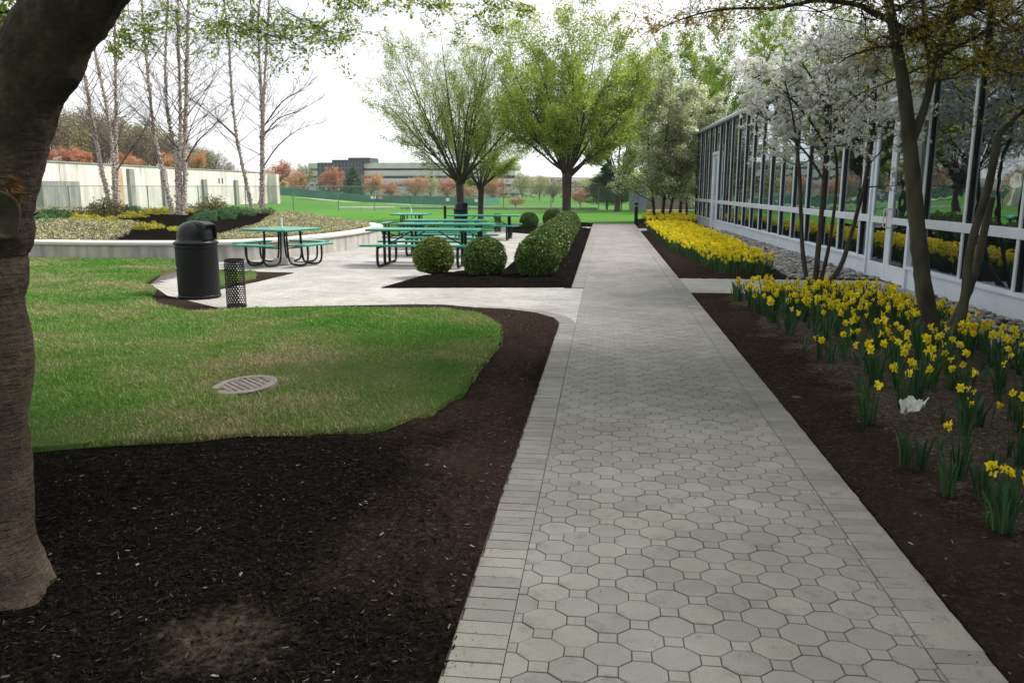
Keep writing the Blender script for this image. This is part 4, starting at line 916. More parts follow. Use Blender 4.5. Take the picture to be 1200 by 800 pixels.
lp = catmull([Pc[-8], A(20,-70,-.1)-b, A(-30,-40,.3)-b, A(-20,10,.6)-b, A(20,14,.8)-b, A(40,19,.9)-b],4); mh.tube(lp, [.02-.016*i/(len(lp)-1) for i in range(len(lp))], 5)
for j in range(26):
    i = int(len(lp)*(.5+.48*(j+R.random())/26)); a = R.uniform(0,6.28); grow(mh, TH_, lp[min(i,len(lp)-1)], Vector((math.cos(a),math.sin(a)*.7,R.uniform(-.3,.3))).normalized(), .2*R.uniform(.5,1.1), .003, 0, tipsH)
mh.build('hanging_twigs', M_bark, ot)
V, Fq = leaf_on(tipsH, .36, .02, .034, .017, .3, .2, 5200); link('hanging_leaves', fast_mesh('hanging_leaves', V, Fq, M_fleaf), ot)
# pruning scar on the trunk
def scar():
    c = A(2, 252, 0); fwd = Vector((c.x, c.y, c.z-HC)).normalized(); c = c-fwd*.130-b; side = Vector((fwd.y,-fwd.x,0)).normalized(); up = side.cross(fwd).normalized()
    s = MB(); nr, ns = 9, 36; vs = []
    for i in range(nr+1):
        f = i/nr
        for k in range(ns):
            a = 2*math.pi*k/ns; rx = .058*f*(1+.08*math.sin(a*3)); rz = .092*f*(1+.06*math.cos(a*2+1)); h = .035 if f < .72 else .035+.020*math.sin((f-.72)/.28*math.pi) - (.06 if f > .98 else 0)
            h += .004*noise.noise((f*9,a*2,0))
            vs.append(c+side*(math.cos(a)*rx)+up*(math.sin(a)*rz)-fwd*h)
    s.add(vs, [(i*ns+k, i*ns+(k+1)%ns, (i+1)*ns+(k+1)%ns, (i+1)*ns+k) for i in range(nr) for k in range(ns)]); s.build('pruning_scar', M_scarw, ot, smooth=True)
    s = MB()
    for k in range(260):
        u = min(.055, R.gauss(.0,.045)); v = R.gauss(.105,.022)-abs(u-.02)*.55; q = c+side*u+up*v-fwd*(.005-.6*u*u+R.uniform(0,.015)); l = R.uniform(.01,.035); w = R.uniform(.002,.007); an = R.gauss(-.5,.5); d = side*math.cos(an)+up*math.sin(an); e = side*-math.sin(an)+up*math.cos(an)
        s.add([q-d*l, q+e*w, q+d*l-fwd*.012, q-e*w], [(0,1,2,3)])
    s.build('torn_bark', M_torn, ot)
scar()
# ------------------------------------------------------------------ the glass building
def glass_mat():
    m = bpy.data.materials.new('tinted_glass'); m.use_nodes = True; t = m.node_tree
    for n in list(t.nodes): t.nodes.remove(n)
    o = N(t,'ShaderNodeOutputMaterial'); d = N(t,'ShaderNodeBsdfDiffuse'); d.inputs[0].default_value=(.010,.012,.015,1)
    g = N(t,'ShaderNodeBsdfGlossy'); g.inputs[0].default_value=(.62,.68,.72,1); g.inputs['Roughness'].default_value=.012
    f = N(t,'ShaderNodeFresnel'); f.inputs[0].default_value=1.9; a = N(t,'ShaderNodeMath'); a.operation='MULTIPLY_ADD'; a.use_clamp=True; a.inputs[1].default_value=1.3; a.inputs[2].default_value=.27
    t.links.new(f.outputs[0], a.inputs[0]); mx = N(t,'ShaderNodeMixShader'); t.links.new(a.outputs[0], mx.inputs[0]); t.links.new(d.outputs[0], mx.inputs[1]); t.links.new(g.outputs[0], mx.inputs[2]); t.links.new(mx.outputs[0], o.inputs[0])
    b = N(t,'ShaderNodeBump'); b.inputs['Strength'].default_value=.06; b.inputs['Distance'].default_value=.05; t.links.new(noi(t, coords(t,(1,1,1.8),'World'), 1.3, 2, .4), b.inputs['Height']); t.links.new(b.outputs[0], g.inputs['Normal']); return m
M_glass = glass_mat()
rz = math.atan2(-FD.x, FD.y); bl = empty('glass_building', (fx(0), 0, 0), rz, 'long low glass walled building with pale frames along the right side', 'building')
Ys = [1.55,3.0,4.45,5.9,7.35,8.82,10.26,11.70,13.12]; dY = [13.50,15.36]; Ys2 = [15.89]
while Ys2[-1] < 37.6: Ys2.append(Ys2[-1]+1.27)
allY = Ys+Ys2; YE = Ys2[-1]; ZB, ZR0, ZR1, ZT = .36, .99, 1.12, 4.0
def pane(y0, y1, z0, z1):
    m = MB(); t = R.uniform(-.0022,.0022); t2 = R.uniform(-.002,.002); x = .0
    vs = [(x+t*(y-y0)+t2*(z-z0), y, z) for y in (y0,y1) for z in (z0,z1)]; vs += [(a+.012,b_,c) for a,b_,c in vs]
    m.add(vs, [(0,1,3,2),(4,6,7,5),(0,2,6,4),(1,5,7,3),(0,4,5,1),(2,3,7,6)]); m.build('window_pane', M_glass, bl)
def mullion(y, z0=ZB, z1=ZT, w=.062):
    m = MB(); m.bbox(-.062, -.038, y-w/2, y+w/2, z0, z1, .004); mm = m.build('mullion', M_frame, bl)
    m = MB(); m.box(-.0375, .02, y-w/2+.006, y+w/2-.006, z0, z1); m.build('gasket', M_gasket, mm)
for y in allY: mullion(y)
segs = [(allY[i], allY[i+1]) for i in range(len(allY)-1)]
FDR = (Ys2[0]+1.27*13, Ys2[0]+1.27*14)   # the far door's bay
for y0, y1 in segs:
    if y0 > 13 and y0 < 13.2:   # door bay
        for a, c in ((13.16,13.46),(15.40,15.85)): pane(a, c, ZB, ZR0-.001); pane(a, c, ZR1+.001, 3.02)
        pane(13.16, 15.85, 3.09, ZT); continue
    if abs(y0-FDR[0]) < .01: pane(y0+.04, y1-.04, 3.0, ZT); continue
    pane(y0+.031, y1-.031, ZB, ZR0-.001); pane(y0+.031, y1-.031, ZR1+.001, ZT)
m = MB()
def runs(): 
    return [(-1.0,13.49),(15.37,FDR[0]),(FDR[1],YE)]
for a, c in runs(): m.bbox(-.072, .02, a, c, ZR0, ZR1, .006)
m.build('transom_rail', M_frame, bl)
m = MB()
for a, c in runs():
    y = a
    while y < c-.01:
        e = min(c, y+1.45); m.bbox(-.048, .30, y+.002, e-.002, -.08, ZB-.003, .004); y = e
for a, c in runs(): m.box(-.085, -.056, a, c, ZB-.05, ZB-.004)
m.build('base_panel', M_base, bl)
m = MB(); m.bbox(-.10,.04,13.12,15.89,3.022,3.088,.004); m.bbox(-.09,.04,13.465,13.535,-.02,3.02,.004); m.bbox(-.09,.04,15.325,15.395,-.02,3.02,.004); m.box(-.07,.04,13.54,15.32,2.90,3.02); m.build('door_frame', M_base, bl)
def leaf_door(y0, y1, top, handle_y):
    m = MB(); s = .105; x0, x1 = -.055, .0
    for a, b_, c, d in ((y0,y0+s,.02,top),(y1-s,y1,.02,top)): m.bbox(x0,x1,a,b_,c,d,.003)
    for c, d in ((.02,.30),(.99,1.10),(top-.12,top)): m.bbox(x0+.002,x1,y0+s+.001,y1-s-.001,c,d,.003)
    dr = m.build('door', M_base, bl)
    g = MB(); 
    for c, d in ((.301,.989),(1.101,top-.121)): g.box(-.03,-.02,y0+s+.001,y1-s-.001,c,d)
    g.build('door_pane', M_glass, dr)
    h = MB(); hy = handle_y; h.tube([(x0,hy,.93),(x0-.05,hy,.93),(x0-.065,hy,.945),(x0-.065,hy,1.23),(x0-.05,hy,1.245),(x0,hy,1.245)],.012,8)
    h.build('handle', mat('handle_steel',(.55,.56,.58),(.62,.63,.65),5,.3,metal=.6) if 'handle_steel' not in MATS else MATS['handle_steel'], dr); return dr
leaf_door(13.54, 14.425, 2.90, 14.36); leaf_door(14.435, 15.32, 2.90, 14.50)
m = MB(); a, c = FDR; m.bbox(-.11,.04,a+.03,a+.10,-.02,3.0,.004); m.bbox(-.11,.04,c-.10,c-.03,-.02,3.0,.004); m.bbox(-.12,.04,a+.03,c-.03,2.87,2.99,.004); m.build('door_frame', M_base, bl)
leaf_door(a+.102, c-.102, 2.86, a+.24)
# fascia, roof, end walls, taller part
m = MB(); m.bbox(-.16,.35,-1.0,YE+.1,ZT+.002,ZT+.10,.006); m.build('fascia', mat('fascia_grey',(.30,.33,.35),(.36,.39,.41),2,.5,kind='World'), bl)
m = MB(); n0 = len(m.v)
m.add([(-.13,-1,ZT+.103),(-.13,YE+.06,ZT+.103),(.55,YE+.06,ZT+.48),(.55,-1,ZT+.48),(12,YE+.06,ZT+.9),(12,-1,ZT+.9),(12,YE+.06,ZT+.10),(12,-1,ZT+.10)],[(0,3,2,1),(3,5,4,2),(5,7,6,4),(0,1,6,7),(0,7,5,3),(1,2,4,6)]); 
m.build('roof', mat('roof_metal',(.26,.28,.29),(.33,.35,.36),1.5,.4,kind='World'), bl)
m = MB(); m.box(.36,12,YE-.25,YE,-.08,ZT); m.box(11.75,12,-1,YE-.26,-.08,ZT); m.box(.36,11.7,-1,-.8,-.08,ZT); m.build('end_wall', M_frame, bl)
m = MB(); m.box(.30,.34,-.79,YE-.26,-.05,ZT); m.build('inner_wall', M_gasket, bl)
m = MB(); m.bbox(1.6,11.5,-.9,19.3,ZT+.45,9.3,.02); m.build('upper_storey', mat('upper_cladding',(.40,.43,.46),(.47,.50,.53),.8,.5,kind='World'), bl)  # taller part, its unseen height raised to shade the near path
# ------------------------------------------------------------------ picnic tables
def rect_table():
    o = empty('picnic_table', (0,0,0)); L = 1.12
    m = MB(); m.bbox(-L,L,-.37,.37,.715,.76,.012); m.build('table_top', M_green, o)
    for s in (-1,1):
        m = MB(); m.bbox(-L,L,s*.66-.13,s*.66+.13,.425,.465,.010); m.build('bench', M_green, o)
    for x in (-.78,.78):
        m = MB(); P = []
        for y, z in ((-.70,.425),(-.74,.30),(-.735,.12),(-.66,.035),(-.5,.025),(0,.025),(.5,.025),(.66,.035),(.735,.12),(.74,.30),(.70,.425)): P.append((x,y,z))
        m.tube(catmull(P,3),.027,8)
        for y in (-.19,.19): m.tube([(x,y,.03),(x,y,.715)],.030,8)
        m.tube([(x,-.72,.40),(x,.72,.40)],.02,6); m.tube([(x,-.34,.70),(x,.34,.70)],.022,6)
        m.build('leg_frame', M_black, o)
    for s in (-1,1): m = MB(); m.tube([(s*.78,0,.40),(s*.28,0,.70)],.014,6); m.build('brace', M_black, o)
    return o
def square_table():
    o = empty('square_picnic_table', (0,0,0))
    m = MB(); m.bbox(-.585,.585,-.585,.585,.715,.76,.015); m.build('table_top', M_green, o)
    for k in range(4):
        Rm = Matrix.Rotation(k*math.pi/2, 4, 'Z'); m = MB(); m.bbox(-.46,.46,-.98,-.70,.425,.465,.012, Rm); st = m.build('seat', M_green, o)
        m = MB()
        for x in (-.22,.22):
            P = [(x,-.30,.715),(x,-.31,.40),(x,-.34,.14),(x,-.42,.04),(x,-.55,.025),(x,-.70,.03),(x,-.80,.08),(x,-.84,.20),(x,-.84,.425)]
            m.tube([Rm @ q.to_3d() if len(q)==3 else q for q in catmull(P,3)],.021,8)
        m.tube([Rm @ Vector((-.22,-.32,.36)), Rm @ Vector((.22,-.32,.36))],.014,6)
        m.build('seat_leg', M_black, o)
    return o
rt = rect_table()
specs = [(427,560,16.5,0,'green picnic table nearest the camera, just behind the yellowish round boxwood'),
         (463,577,19.1,-.5,'green picnic table second in the row, with a pale corner of its top catching light'),
         (472,572,21.3,0,'green picnic table third in the row, half hidden behind the second one'),
         (523.5,608,25.2,.5,'long green picnic table at the rear right in front of the slim tree trunk')]
for i, (a, c, Y, rot, lab) in enumerate(specs):
    t_ = rt if i == 0 else copy_tree(rt); yt = Y-.37; t_.location = ((at(a,260,yt).x+at(c,260,yt).x)/2, Y, .002); t_.rotation_euler.z = math.radians(rot); w = (at(c,260,yt).x-at(a,260,yt).x)/2.24; t_.scale = (w,1,1)
    tag(t_, lab, 'picnic table', 'rectangular green picnic tables')
sq = square_table(); sq.location = (xat(329.5,16.3),16.3,.002); sq.rotation_euler.z = math.radians(-19); tag(sq, 'square green picnic table with four attached seats near the curved planter wall', 'picnic table')
sq2 = copy_tree(sq); sq2.location = (xat(482,26.2),26.2,.002); sq2.rotation_euler.z = 0; tag(sq2, 'small far square green table with a white pole stub at the edge of the patio', 'picnic table')
for q, lab, hh in ((sq,'concrete umbrella base block with white pole under the square table by the planter',.98),(sq2,'white umbrella pole stub rising from the far square table',.95)):
    u = empty('umbrella_base', q.location.copy(), 0, lab, 'umbrella base')
    m = MB(); m.bbox(-.17,.17,-.17,.17,0,.13,.015); m.build('block', M_capc, u); m = MB(); m.tube([(0,0,.12),(0,0,hh)],.019,10); m.build('pole', M_white, u)
# ------------------------------------------------------------------ bins
def dots(name, through, p=.030, q=.026, r=.0085, metal=.012):
    m, t, b = nt(name); tc = N(t,'ShaderNodeTexCoord'); s = N(t,'ShaderNodeSeparateXYZ'); t.links.new(tc.outputs['Object'], s.inputs[0])
    def ma(op, a, b_=None, c=None):
        n = N(t,'ShaderNodeMath'); n.operation = op
        for i, v in enumerate((a,b_,c)):
            if v is None: continue
            if hasattr(v,'links'): t.links.new(v, n.inputs[i])
            else: n.inputs[i].default_value = v
        return n.outputs[0]
    rad = ma('SQRT', ma('ADD', ma('MULTIPLY', s.outputs[0], s.outputs[0]), ma('MULTIPLY', s.outputs[1], s.outputs[1])))
    u = ma('DIVIDE', ma('MULTIPLY', ma('ARCTAN2', s.outputs[1], s.outputs[0]), rad), p); v = ma('DIVIDE', s.outputs[2], q)
    row = ma('FLOOR', v); off = ma('MULTIPLY', ma('PINGPONG', row, 1), .5)
    du = ma('MULTIPLY', ma('SUBTRACT', ma('FRACT', ma('ADD', u, off)), .5), p); dv = ma('MULTIPLY', ma('SUBTRACT', ma('FRACT', v), .5), q)
    hole = ma('LESS_THAN', ma('ADD', ma('MULTIPLY', du, du), ma('MULTIPLY', dv, dv)), r*r)
    b.inputs['Roughness'].default_value=.45; b.inputs['Specular IOR Level'].default_value=.15
    if through:
        b.inputs['Base Color'].default_value=(.014,.012,.014,1); tr = N(t,'ShaderNodeBsdfTransparent'); mx = N(t,'ShaderNodeMixShader'); o = [n for n in t.nodes if n.type=='OUTPUT_MATERIAL'][0]
        t.links.new(hole, mx.inputs[0]); t.links.new(b.outputs[0], mx.inputs[1]); t.links.new(tr.outputs[0], mx.inputs[2]); t.links.new(mx.outputs[0], o.inputs[0])
    else: t.links.new(mixc(t, hole, (.007,.007,.008), (.03,.03,.032)), b.inputs['Base Color'])
    return m
M_perf = dots('perforated_metal', True, .036, .031, .0125); M_dots = dots('dimpled_metal', False, .034, .030, .008)
def domed_bin():
    o = empty('domed_trash_bin', (0,0,0)); m = MB()
    m.lathe([(.27,0),(.285,.012),(.287,.03),(.287,.75),(.284,.76)],40); bd = m.build('body', M_dots, o, smooth=False)
    for z in (.03,.735):
        m = MB(); m.lathe([(.288,z-.018),(.296,z-.012),(.296,z+.012),(.288,z+.018)],40); m.build('band', M_blackm, o, smooth=True)
    m = MB(); m.lathe([(.292,.762),(.306,.770),(.306,.792),(.296,.806),(.262,.822),(.252,.84),(.25,.90),(.236,.965),(.205,1.02),(.155,1.062),(.09,1.087),(.03,1.094)],40); m.build('lid', M_blackm, o, smooth=True)
    # square hood with dark mouth, pointing +x
    m = MB(); w = .125; vs = []
    for x, z1 in ((.04,1.085),(.17,1.082),(.262,1.055),(.272,1.045)):
        for y, z in ((-w,.83),(-w,z1-.03),(-w+.03,z1),(w-.03,z1),(w,z1-.03),(w,.83)): vs.append((x,y,z))
    fs = [(i*6+k, (i+1)*6+k, (i+1)*6+k+1, i*6+k+1) for i in range(3) for k in range(5)]
    m.add(vs, fs); e = [tuple(vs[18+k]) for k in range(6)]; cy0 = .94
    inn = [(.272, y*.84, cy0+(z-cy0)*.84) for x, y, z in e]; dn = [(.20, y*.84, cy0+(z-cy0)*.84) for x, y, z in e]
    m.add(e+inn+dn, [(k,(k+1)%6,6+(k+1)%6,6+k) for k in range(6)]+[(6+k,6+(k+1)%6,12+(k+1)%6,12+k) for k in range(6)])
    hd = m.build('hood', M_blackm, o); m = MB(); m.add([(.235,y,z) for x,y,z in inn], [tuple(range(6))]); m.build('flap', M_dark, hd)
    m = MB(); m.lathe([(.012,0),(.012,.01),(.004,.012)],12); lk = m.build('lock', M_white, o); lk.matrix_basis = Matrix.Translation(Vector((-.165,-.238,.44))) @ Matrix.Rotation(math.radians(90),4,'X'); return o
db_ = domed_bin(); db_.location = (xat(227,11.15), 11.15, .0); db_.rotation_euler.z = math.radians(-14); s = 1.03; db_.scale=(s,s,s)
tag(db_, 'large black domed trash bin with square mouth at the left edge of the patio', 'trash bin')
d2 = copy_tree(db_); d2.location = (xat(540,33), 33, 0); d2.scale = (1,1,.93); d2.rotation_euler.z = math.radians(-30); tag(d2, 'far black domed trash bin standing at the foot of the left vase shaped tree', 'trash bin')
def slim_bin(h=.65, r=.128):
    o = empty('perforated_bin', (0,0,0)); m = MB(); n = 40
    vs = [(r*math.cos(2*math.pi*k/n), r*math.sin(2*math.pi*k/n), z) for z in (.02,h-.02) for k in range(n)]; m.add(vs, [(k,(k+1)%n,n+(k+1)%n,n+k) for k in range(n)])
    m.build('perforated_body', M_perf, o, smooth=True)
    for z in (.01, h-.01):
        m = MB(); a = []
        for rr_, zz in ((r-.004,z-.012),(r+.004,z-.012),(r+.004,z+.012),(r-.004,z+.012)): a += [(rr_*math.cos(2*math.pi*k/n), rr_*math.sin(2*math.pi*k/n), zz) for k in range(n)]
        m.add(a, [(j*n+k, j*n+(k+1)%n, ((j+1)%4)*n+(k+1)%n, ((j+1)%4)*n+k) for j in range(4) for k in range(n)]); m.build('rim', M_black, o)
    m = MB(); m.lathe([(r-.01,.012),(r-.01,.02)],n); m.build('base', M_dark, o); m = MB(); m.tube([(0,r+.002,.02),(0,r+.002,h-.02)],.006,4); m.build('seam', M_black, o); return o
sb = slim_bin(); sb.location = (xat(270.5,10.3),10.3,0); sb.rotation_euler = (math.radians(0),math.radians(-1.5),2.2); tag(sb, 'slim black perforated metal bin standing beside the large domed bin', 'ash bin')
s2b = copy_tree(sb); s2b.location = (xat(583,29.5),29.5,0); tag(s2b, 'small dark bin far off on the patio behind the right picnic table', 'ash bin')
# ------------------------------------------------------------------ posts and lights
bo = empty('bollard_light', (xat(745.5,36.2),36.2,.04), 0, 'short black bollard light at the far end of the paved path', 'bollard light')
m = MB(); m.lathe([(.10,0),(.10,.02),(.078,.03),(.078,.74)],20); m.build('post', M_black, bo); m = MB(); m.lathe([(.050,.74),(.050,.80)],20); m.build('lens', mat('frosted_lens',(.35,.30,.25),(.42,.36,.30),5,.3), bo); m = MB(); m.lathe([(.085,.80),(.088,.81),(.088,.90),(.07,.925)],20); m.build('cap', M_black, bo)
po = empty('smokers_post', (xat(521.5,33.2),33.2,0), 0, 'narrow dark post with flared foot between tables and domed bin', 'post')
m = MB(); m.lathe([(.17,0),(.17,.04),(.10,.12),(.062,.2),(.055,.3)],16); m.build('base', M_blackm, po); m = MB(); m.lathe([(.055,.3),(.055,.84),(.05,.86)],16); m.build('tube', M_blackm, po)
# ------------------------------------------------------------------ drain grate in the lawn
mg = empty('drain_grate', (G(288,468.5).x, G(288,468.5).y, .104), 0, 'round rusty iron drain grate set in the lawn', 'drain grate'); mg.rotation_euler = (math.radians(2), math.radians(-4.5), .3)
n = 48; m = MB(); a = []
for r_, z in ((.245,-.05),(.245,.018),(.238,.024),(.190,.024),(.185,.018),(.185,-.05)): a += [(r_*math.cos(2*math.pi*k/n), r_*math.sin(2*math.pi*k/n), z) for k in range(n)]
m.add(a, [(j*n+k, j*n+(k+1)%n, (j+1)*n+(k+1)%n, (j+1)*n+k) for j in range(5) for k in range(n)]); m.build('rim', M_iron, mg)
m = MB()
for k in range(-4,5):
    q = k*.044; L = math.sqrt(max(0,.187**2-q*q)); m.box(q-.0085,q+.0085,-L,L,-.02,.019); m.box(-L,L,q-.0085,q+.0085,-.0195,.0185)
gr_ = m.build('grid', M_iron, mg); gr_.rotation_euler.z = .5; m = MB(); m.lathe([(.187,-.045),(.187,-.04)],n); m.build('pit', M_dark, mg)
# ------------------------------------------------------------------ litter
def crumple(name, x, y, z, L, W, m_, lab, cat, amp=.4, k=9):
    vs = []; 
    for s in (0,.0018):
        for i in range(k):
            for j in range(k):
                u, v = i/(k-1)-.5, j/(k-1)-.5; e = noise.noise((u*5,v*5,1.7))+.5*noise.noise((u*12,v*12,4)); vs.append(((u+.12*noise.noise((u*4,v*4,8)))*L, (v*(1-.9*abs(u))+.1*noise.noise((v*5,u*5,2)))*W, .35*L*amp*e+.25*amp*L*abs(v)*2+s))
    fs = [(o_+i*k+j, o_+(i+1)*k+j, o_+(i+1)*k+j+1, o_+i*k+j+1) for o_ in (0,k*k) for i in range(k-1) for j in range(k-1)]
    m = MB(); m.add(vs, fs); o = m.build(name, m_, None, loc=(x,y,z)); tag(o, lab, cat); return o
p = G(1067,506); c1 = crumple('crumpled_paper', p.x, p.y, .165, .19, .13, M_white, 'crumpled white paper scrap caught among daffodil leaves', 'litter', .9); c1.rotation_euler = (.25,-.2,.5)
p = G(933,477); crumple('fallen_leaf', p.x, p.y, .075, .06, .04, mat('dead_leaf',(.16,.075,.04),(.24,.12,.07),9,.8), 'small brown fallen leaf on the bare mulch beside the path', 'leaf', .3)
# ------------------------------------------------------------------ daffodils
def blades(mb, n, hmin, hmax, spread):
    for _ in range(n):
        a = R.uniform(0,6.28); r0 = R.uniform(0,spread); bx_, by_ = math.cos(a)*r0, math.sin(a)*r0; h = R.uniform(hmin,hmax); l = R.uniform(.02,.35)*h; w = R.uniform(.0045,.008); t = R.uniform(0,6.28); ca, sa = math.cos(t)*w, math.sin(t)*w; dx, dy = math.cos(a+R.uniform(-.6,.6)), math.sin(a+R.uniform(-.6,.6)); vs = []
        for f in (0,.35,.7,.9,1.0):
            ww = 1 if f < .8 else (.8 if f < 1 else .1); z = h*f*(1-.12*f*(l/h)*2); x = bx_+dx*l*f*f; y = by_+dy*l*f*f; vs += [(x-ca*ww,y-sa*ww,z),(x+ca*ww,y+sa*ww,z)]
        mb.add(vs, [(2*i,2*i+1,2*i+3,2*i+2) for i in range(4)])
def flower(mb, hd, h, x0=0, y0=0, lean=0, size=1, multi=True):
    """stem, six petals, trumpet; head looks along azimuth hd"""
    d = Vector((math.cos(hd), math.sin(hd), R.uniform(-.15,.35))).normalized(); lx, ly = math.cos(hd)*lean, math.sin(hd)*lean
    mb.mi = 0; mb.tube([(x0,y0,0),(x0+lx*.4,y0+ly*.4,h*.6),(x0+lx,y0+ly,h-.01),(x0+lx+d.x*.012,y0+ly+d.y*.012,h+.004)],.0032,4,cap=False)
    c = Vector((x0+lx, y0+ly, h))+d*.02; s = d.orthogonal().normalized(); u = d.cross(s); L = .042*size; mb.mi = 1
    for k in range(6):
        a = k*math.pi/3+R.uniform(-.12,.12); e = s*math.cos(a)+u*math.sin(a); f = s*-math.sin(a)+u*math.cos(a); b1 = d*(.006 if k % 2 else 0); bend = d*R.uniform(-.012,.012)
        mb.add([c+b1, c+e*L*.55+f*L*.36+b1, c+e*L*.88+f*L*.16+bend, c+e*L+bend, c+e*L*.88-f*L*.16+bend, c+e*L*.55-f*L*.36+b1+d*.004], [(0,1,2,3),(0,3,4,5)])
    mb.mi = 2; n = 8; vs = []
    for r_, q in ((.009,0),(.011,.016),(.013,.026),(.0175,.031)):
        for k in range(n): a = k*2*math.pi/n; rr_ = r_*size*(1+(.12 if (k % 2 and q > .03) else 0)); vs.append(c+d*q*size+(s*math.cos(a)+u*math.sin(a))*rr_)
    mb.add(vs, [(i*n+k, i*n+(k+1)%n, (i+1)*n+(k+1)%n, (i+1)*n+k) for i in range(3) for k in range(n)]+[tuple(range(n))]); mb.mi = 0
FM = [M_daffleaf, M_petal, M_trump]; R.seed(31)
leafV = []
for i in range(7): m = MB(); blades(m, R.randint(15,24), .17, .33, .05); leafV.append(m.mesh('leaves', M_daffleaf))
smallV = []
for i in range(3): m = MB(); blades(m, R.randint(6,10), .10, .20, .03); smallV.append(m.mesh('leaves', M_daffleaf))
flV = []
for i in range(14): m = MB(); flower(m, R.uniform(0,6.28), R.uniform(.20,.34), 0, 0, R.uniform(0,.11), R.uniform(.8,1.12)); flV.append(m.mesh('flower', FM))
DG = {'many':('daffodil clump with many open yellow flowers in the near bed','flowering daffodil clumps in the near bed'),'few':('daffodil clump with one or two yellow flowers in the near bed','sparsely flowering daffodils in the near bed'),'none':('daffodil leaves without any flower at the path side of the near bed','flowerless daffodils in the near bed'),'far':('dense yellow daffodil clump in the long far bed beside the path','daffodil clumps in the far bed')}
zn = zat(nb); zf = zat(fb); ND = 0
PP = G(1067,506)
def clump(x, y, z, nf, kind, s=1, small=False):
    global ND
    if -.75 < y-PP.y < .12 and abs(x-PP.x*y/PP.y) < .16 and s not in (.72,.85): return
    ND += 1
    o = empty('daffodil', (x,y,z-.01), R.uniform(0,6.28), DG[kind][0], 'daffodil', DG[kind][1]); o.scale = (s,s,s)
    link('leaves', R.choice(smallV if small else leafV), o)
    for _ in range(nf):
        a = R.uniform(0,6.28); r_ = R.uniform(.01,.10); f = link('flower', R.choice(flV), o, (math.cos(a)*r_, math.sin(a)*r_, R.uniform(-.04,.02)), R.uniform(0,6.28))
def zz(x, y): return float(zn(np.array([[x,y]]))[0])
def poisson(poly, n, r):
    bx=[p[0] for p in poly]; by=[p[1] for p in poly]; out=[]; tries=0
    while len(out) < n and tries < n*60:
        tries += 1; x, y = R.uniform(min(bx),max(bx)), R.uniform(min(by),max(by))
        if not in_poly(np.array([[x,y]]), poly)[0]: continue
        if any((x-a)**2+(y-b_)**2 < r*r for a, b_ in out): continue
        out.append((x,y))
    return out
tb = (on.location.x, on.location.y); ttb = (ob.location.x, ob.location.y)
ok = lambda x, y: math.hypot(x-tb[0], y-tb[1]) > .24 and math.hypot(x-ttb[0], y-ttb[1]) > .16
dense = [(1.72,11.45),(1.82,11.0),(1.92,9.8),(2.45,9.0),(3.2,8.95),(3.95,9.3),(3.85,11.3),(3.8,11.5)]
for x, y in poisson(dense, 100, .165):
    if ok(x, y): clump(x, y, zz(x,y), R.choice([1,2,3,3,4,5]), 'many', R.uniform(.78,1.08))
mid = [(1.9,9.7),(1.85,8.2),(2.0,6.6),(2.1,6.2),(3.6,6.2),(4.0,7.6),(3.9,9.2),(3.2,8.9),(2.55,8.95)]
for x, y in poisson(mid, 84, .18):
    if ok(x, y):
        nf = R.choice([0,1,2,3,3,4]); 
        if x < 2.4: nf = R.choice([0,0,1,2])
        clump(x, y, zz(x,y), nf, 'many' if nf > 2 else ('few' if nf else 'none'), R.uniform(.85,1.05), small=nf == 0 and R.random() < .6)
nearp = [(1.95,6.3),(1.75,5.3),(1.80,4.3),(2.0,3.7),(2.7,3.7),(3.2,5.0),(3.7,6.2)]
for x, y in poisson(nearp, 52, .20):
    nf = R.choice([0,0,0,1,0,2,1]); clump(x, y, zz(x,y), nf, 'few' if nf else 'none', R.uniform(.8,1.0), small=nf == 0 and (x < 2.6 or R.random() < .4))
for px, py, nf in ((1164,622,4),(1182,612,1),(1150,596,0),(1174,632,0),(1193,556,1),(1058,552,0),(1078,556,0),(1110,588,0),(1195,512,2),(1130,506,2)):
    q = G(px, py+6); clump(q.x, q.y, .07, nf, 'few' if nf else 'none', .72 if px in (1058,1078) else .85)
# far bed: nearest clumps one by one, the rest as one mass
farp = [(2.1,14.75),(1.95,16.5),(1.72,19.5),(1.66,23),(1.62,27),(1.6,30.4),(3.05,30.4),(3.15,26),(3.15,20),(3.1,15.2),(2.95,14.75)]
fp = sorted(poisson(farp, 440, .185), key=lambda p: p[1]); NI = 300-ND
fcl = []
for i in range(6):
    m = MB(); m.mi = 0; blades(m, 13, .17, .30, .07)
    lm = m.mesh('leaves', M_daffleaf); m = MB()
    for _ in range(R.randint(2,5)): a = R.uniform(0,6.28); r_ = R.uniform(0,.11); flower(m, R.uniform(0,6.28), R.uniform(.21,.36), math.cos(a)*r_, math.sin(a)*r_, .05, 1.05)
    fcl.append((lm, m.mesh('flowers', FM)))
mass = MB(); 
for i, (x, y) in enumerate(fp):
    z = zf(np.array([[x,y]]))[0]
    if i < NI:
        o = empty('daffodil', (x,y,z-.01), R.uniform(0,6.28), DG['far'][0], 'daffodil', DG['far'][1]); a, c = R.choice(fcl); link('leaves', a, o); link('flowers', c, o)
def mass_of(pts, label, zfun):
    V=[];F3=[];MI=[];VB=0; m = MB()
    for x, y in pts:
        a, c = R.choice(fcl); z = zfun(x,y)
        for me in (a, c):
            T = [(v.co.x+x, v.co.y+y, v.co.z+z) for v in me.vertices]; b0_ = len(m.v); m.v.extend(T)
            for p_ in me.polygons: m.f.append(tuple(b0_+i for i in p_.vertices)); m.m.append(p_.material_index)
    o = m.build('daffodil_mass', FM); tag(o, label, 'daffodils', kind='stuff')
mass_of(fp[NI:], 'yellow daffodils filling the far half of the long bed', lambda x,y: float(zf(np.array([[x,y]]))[0]))
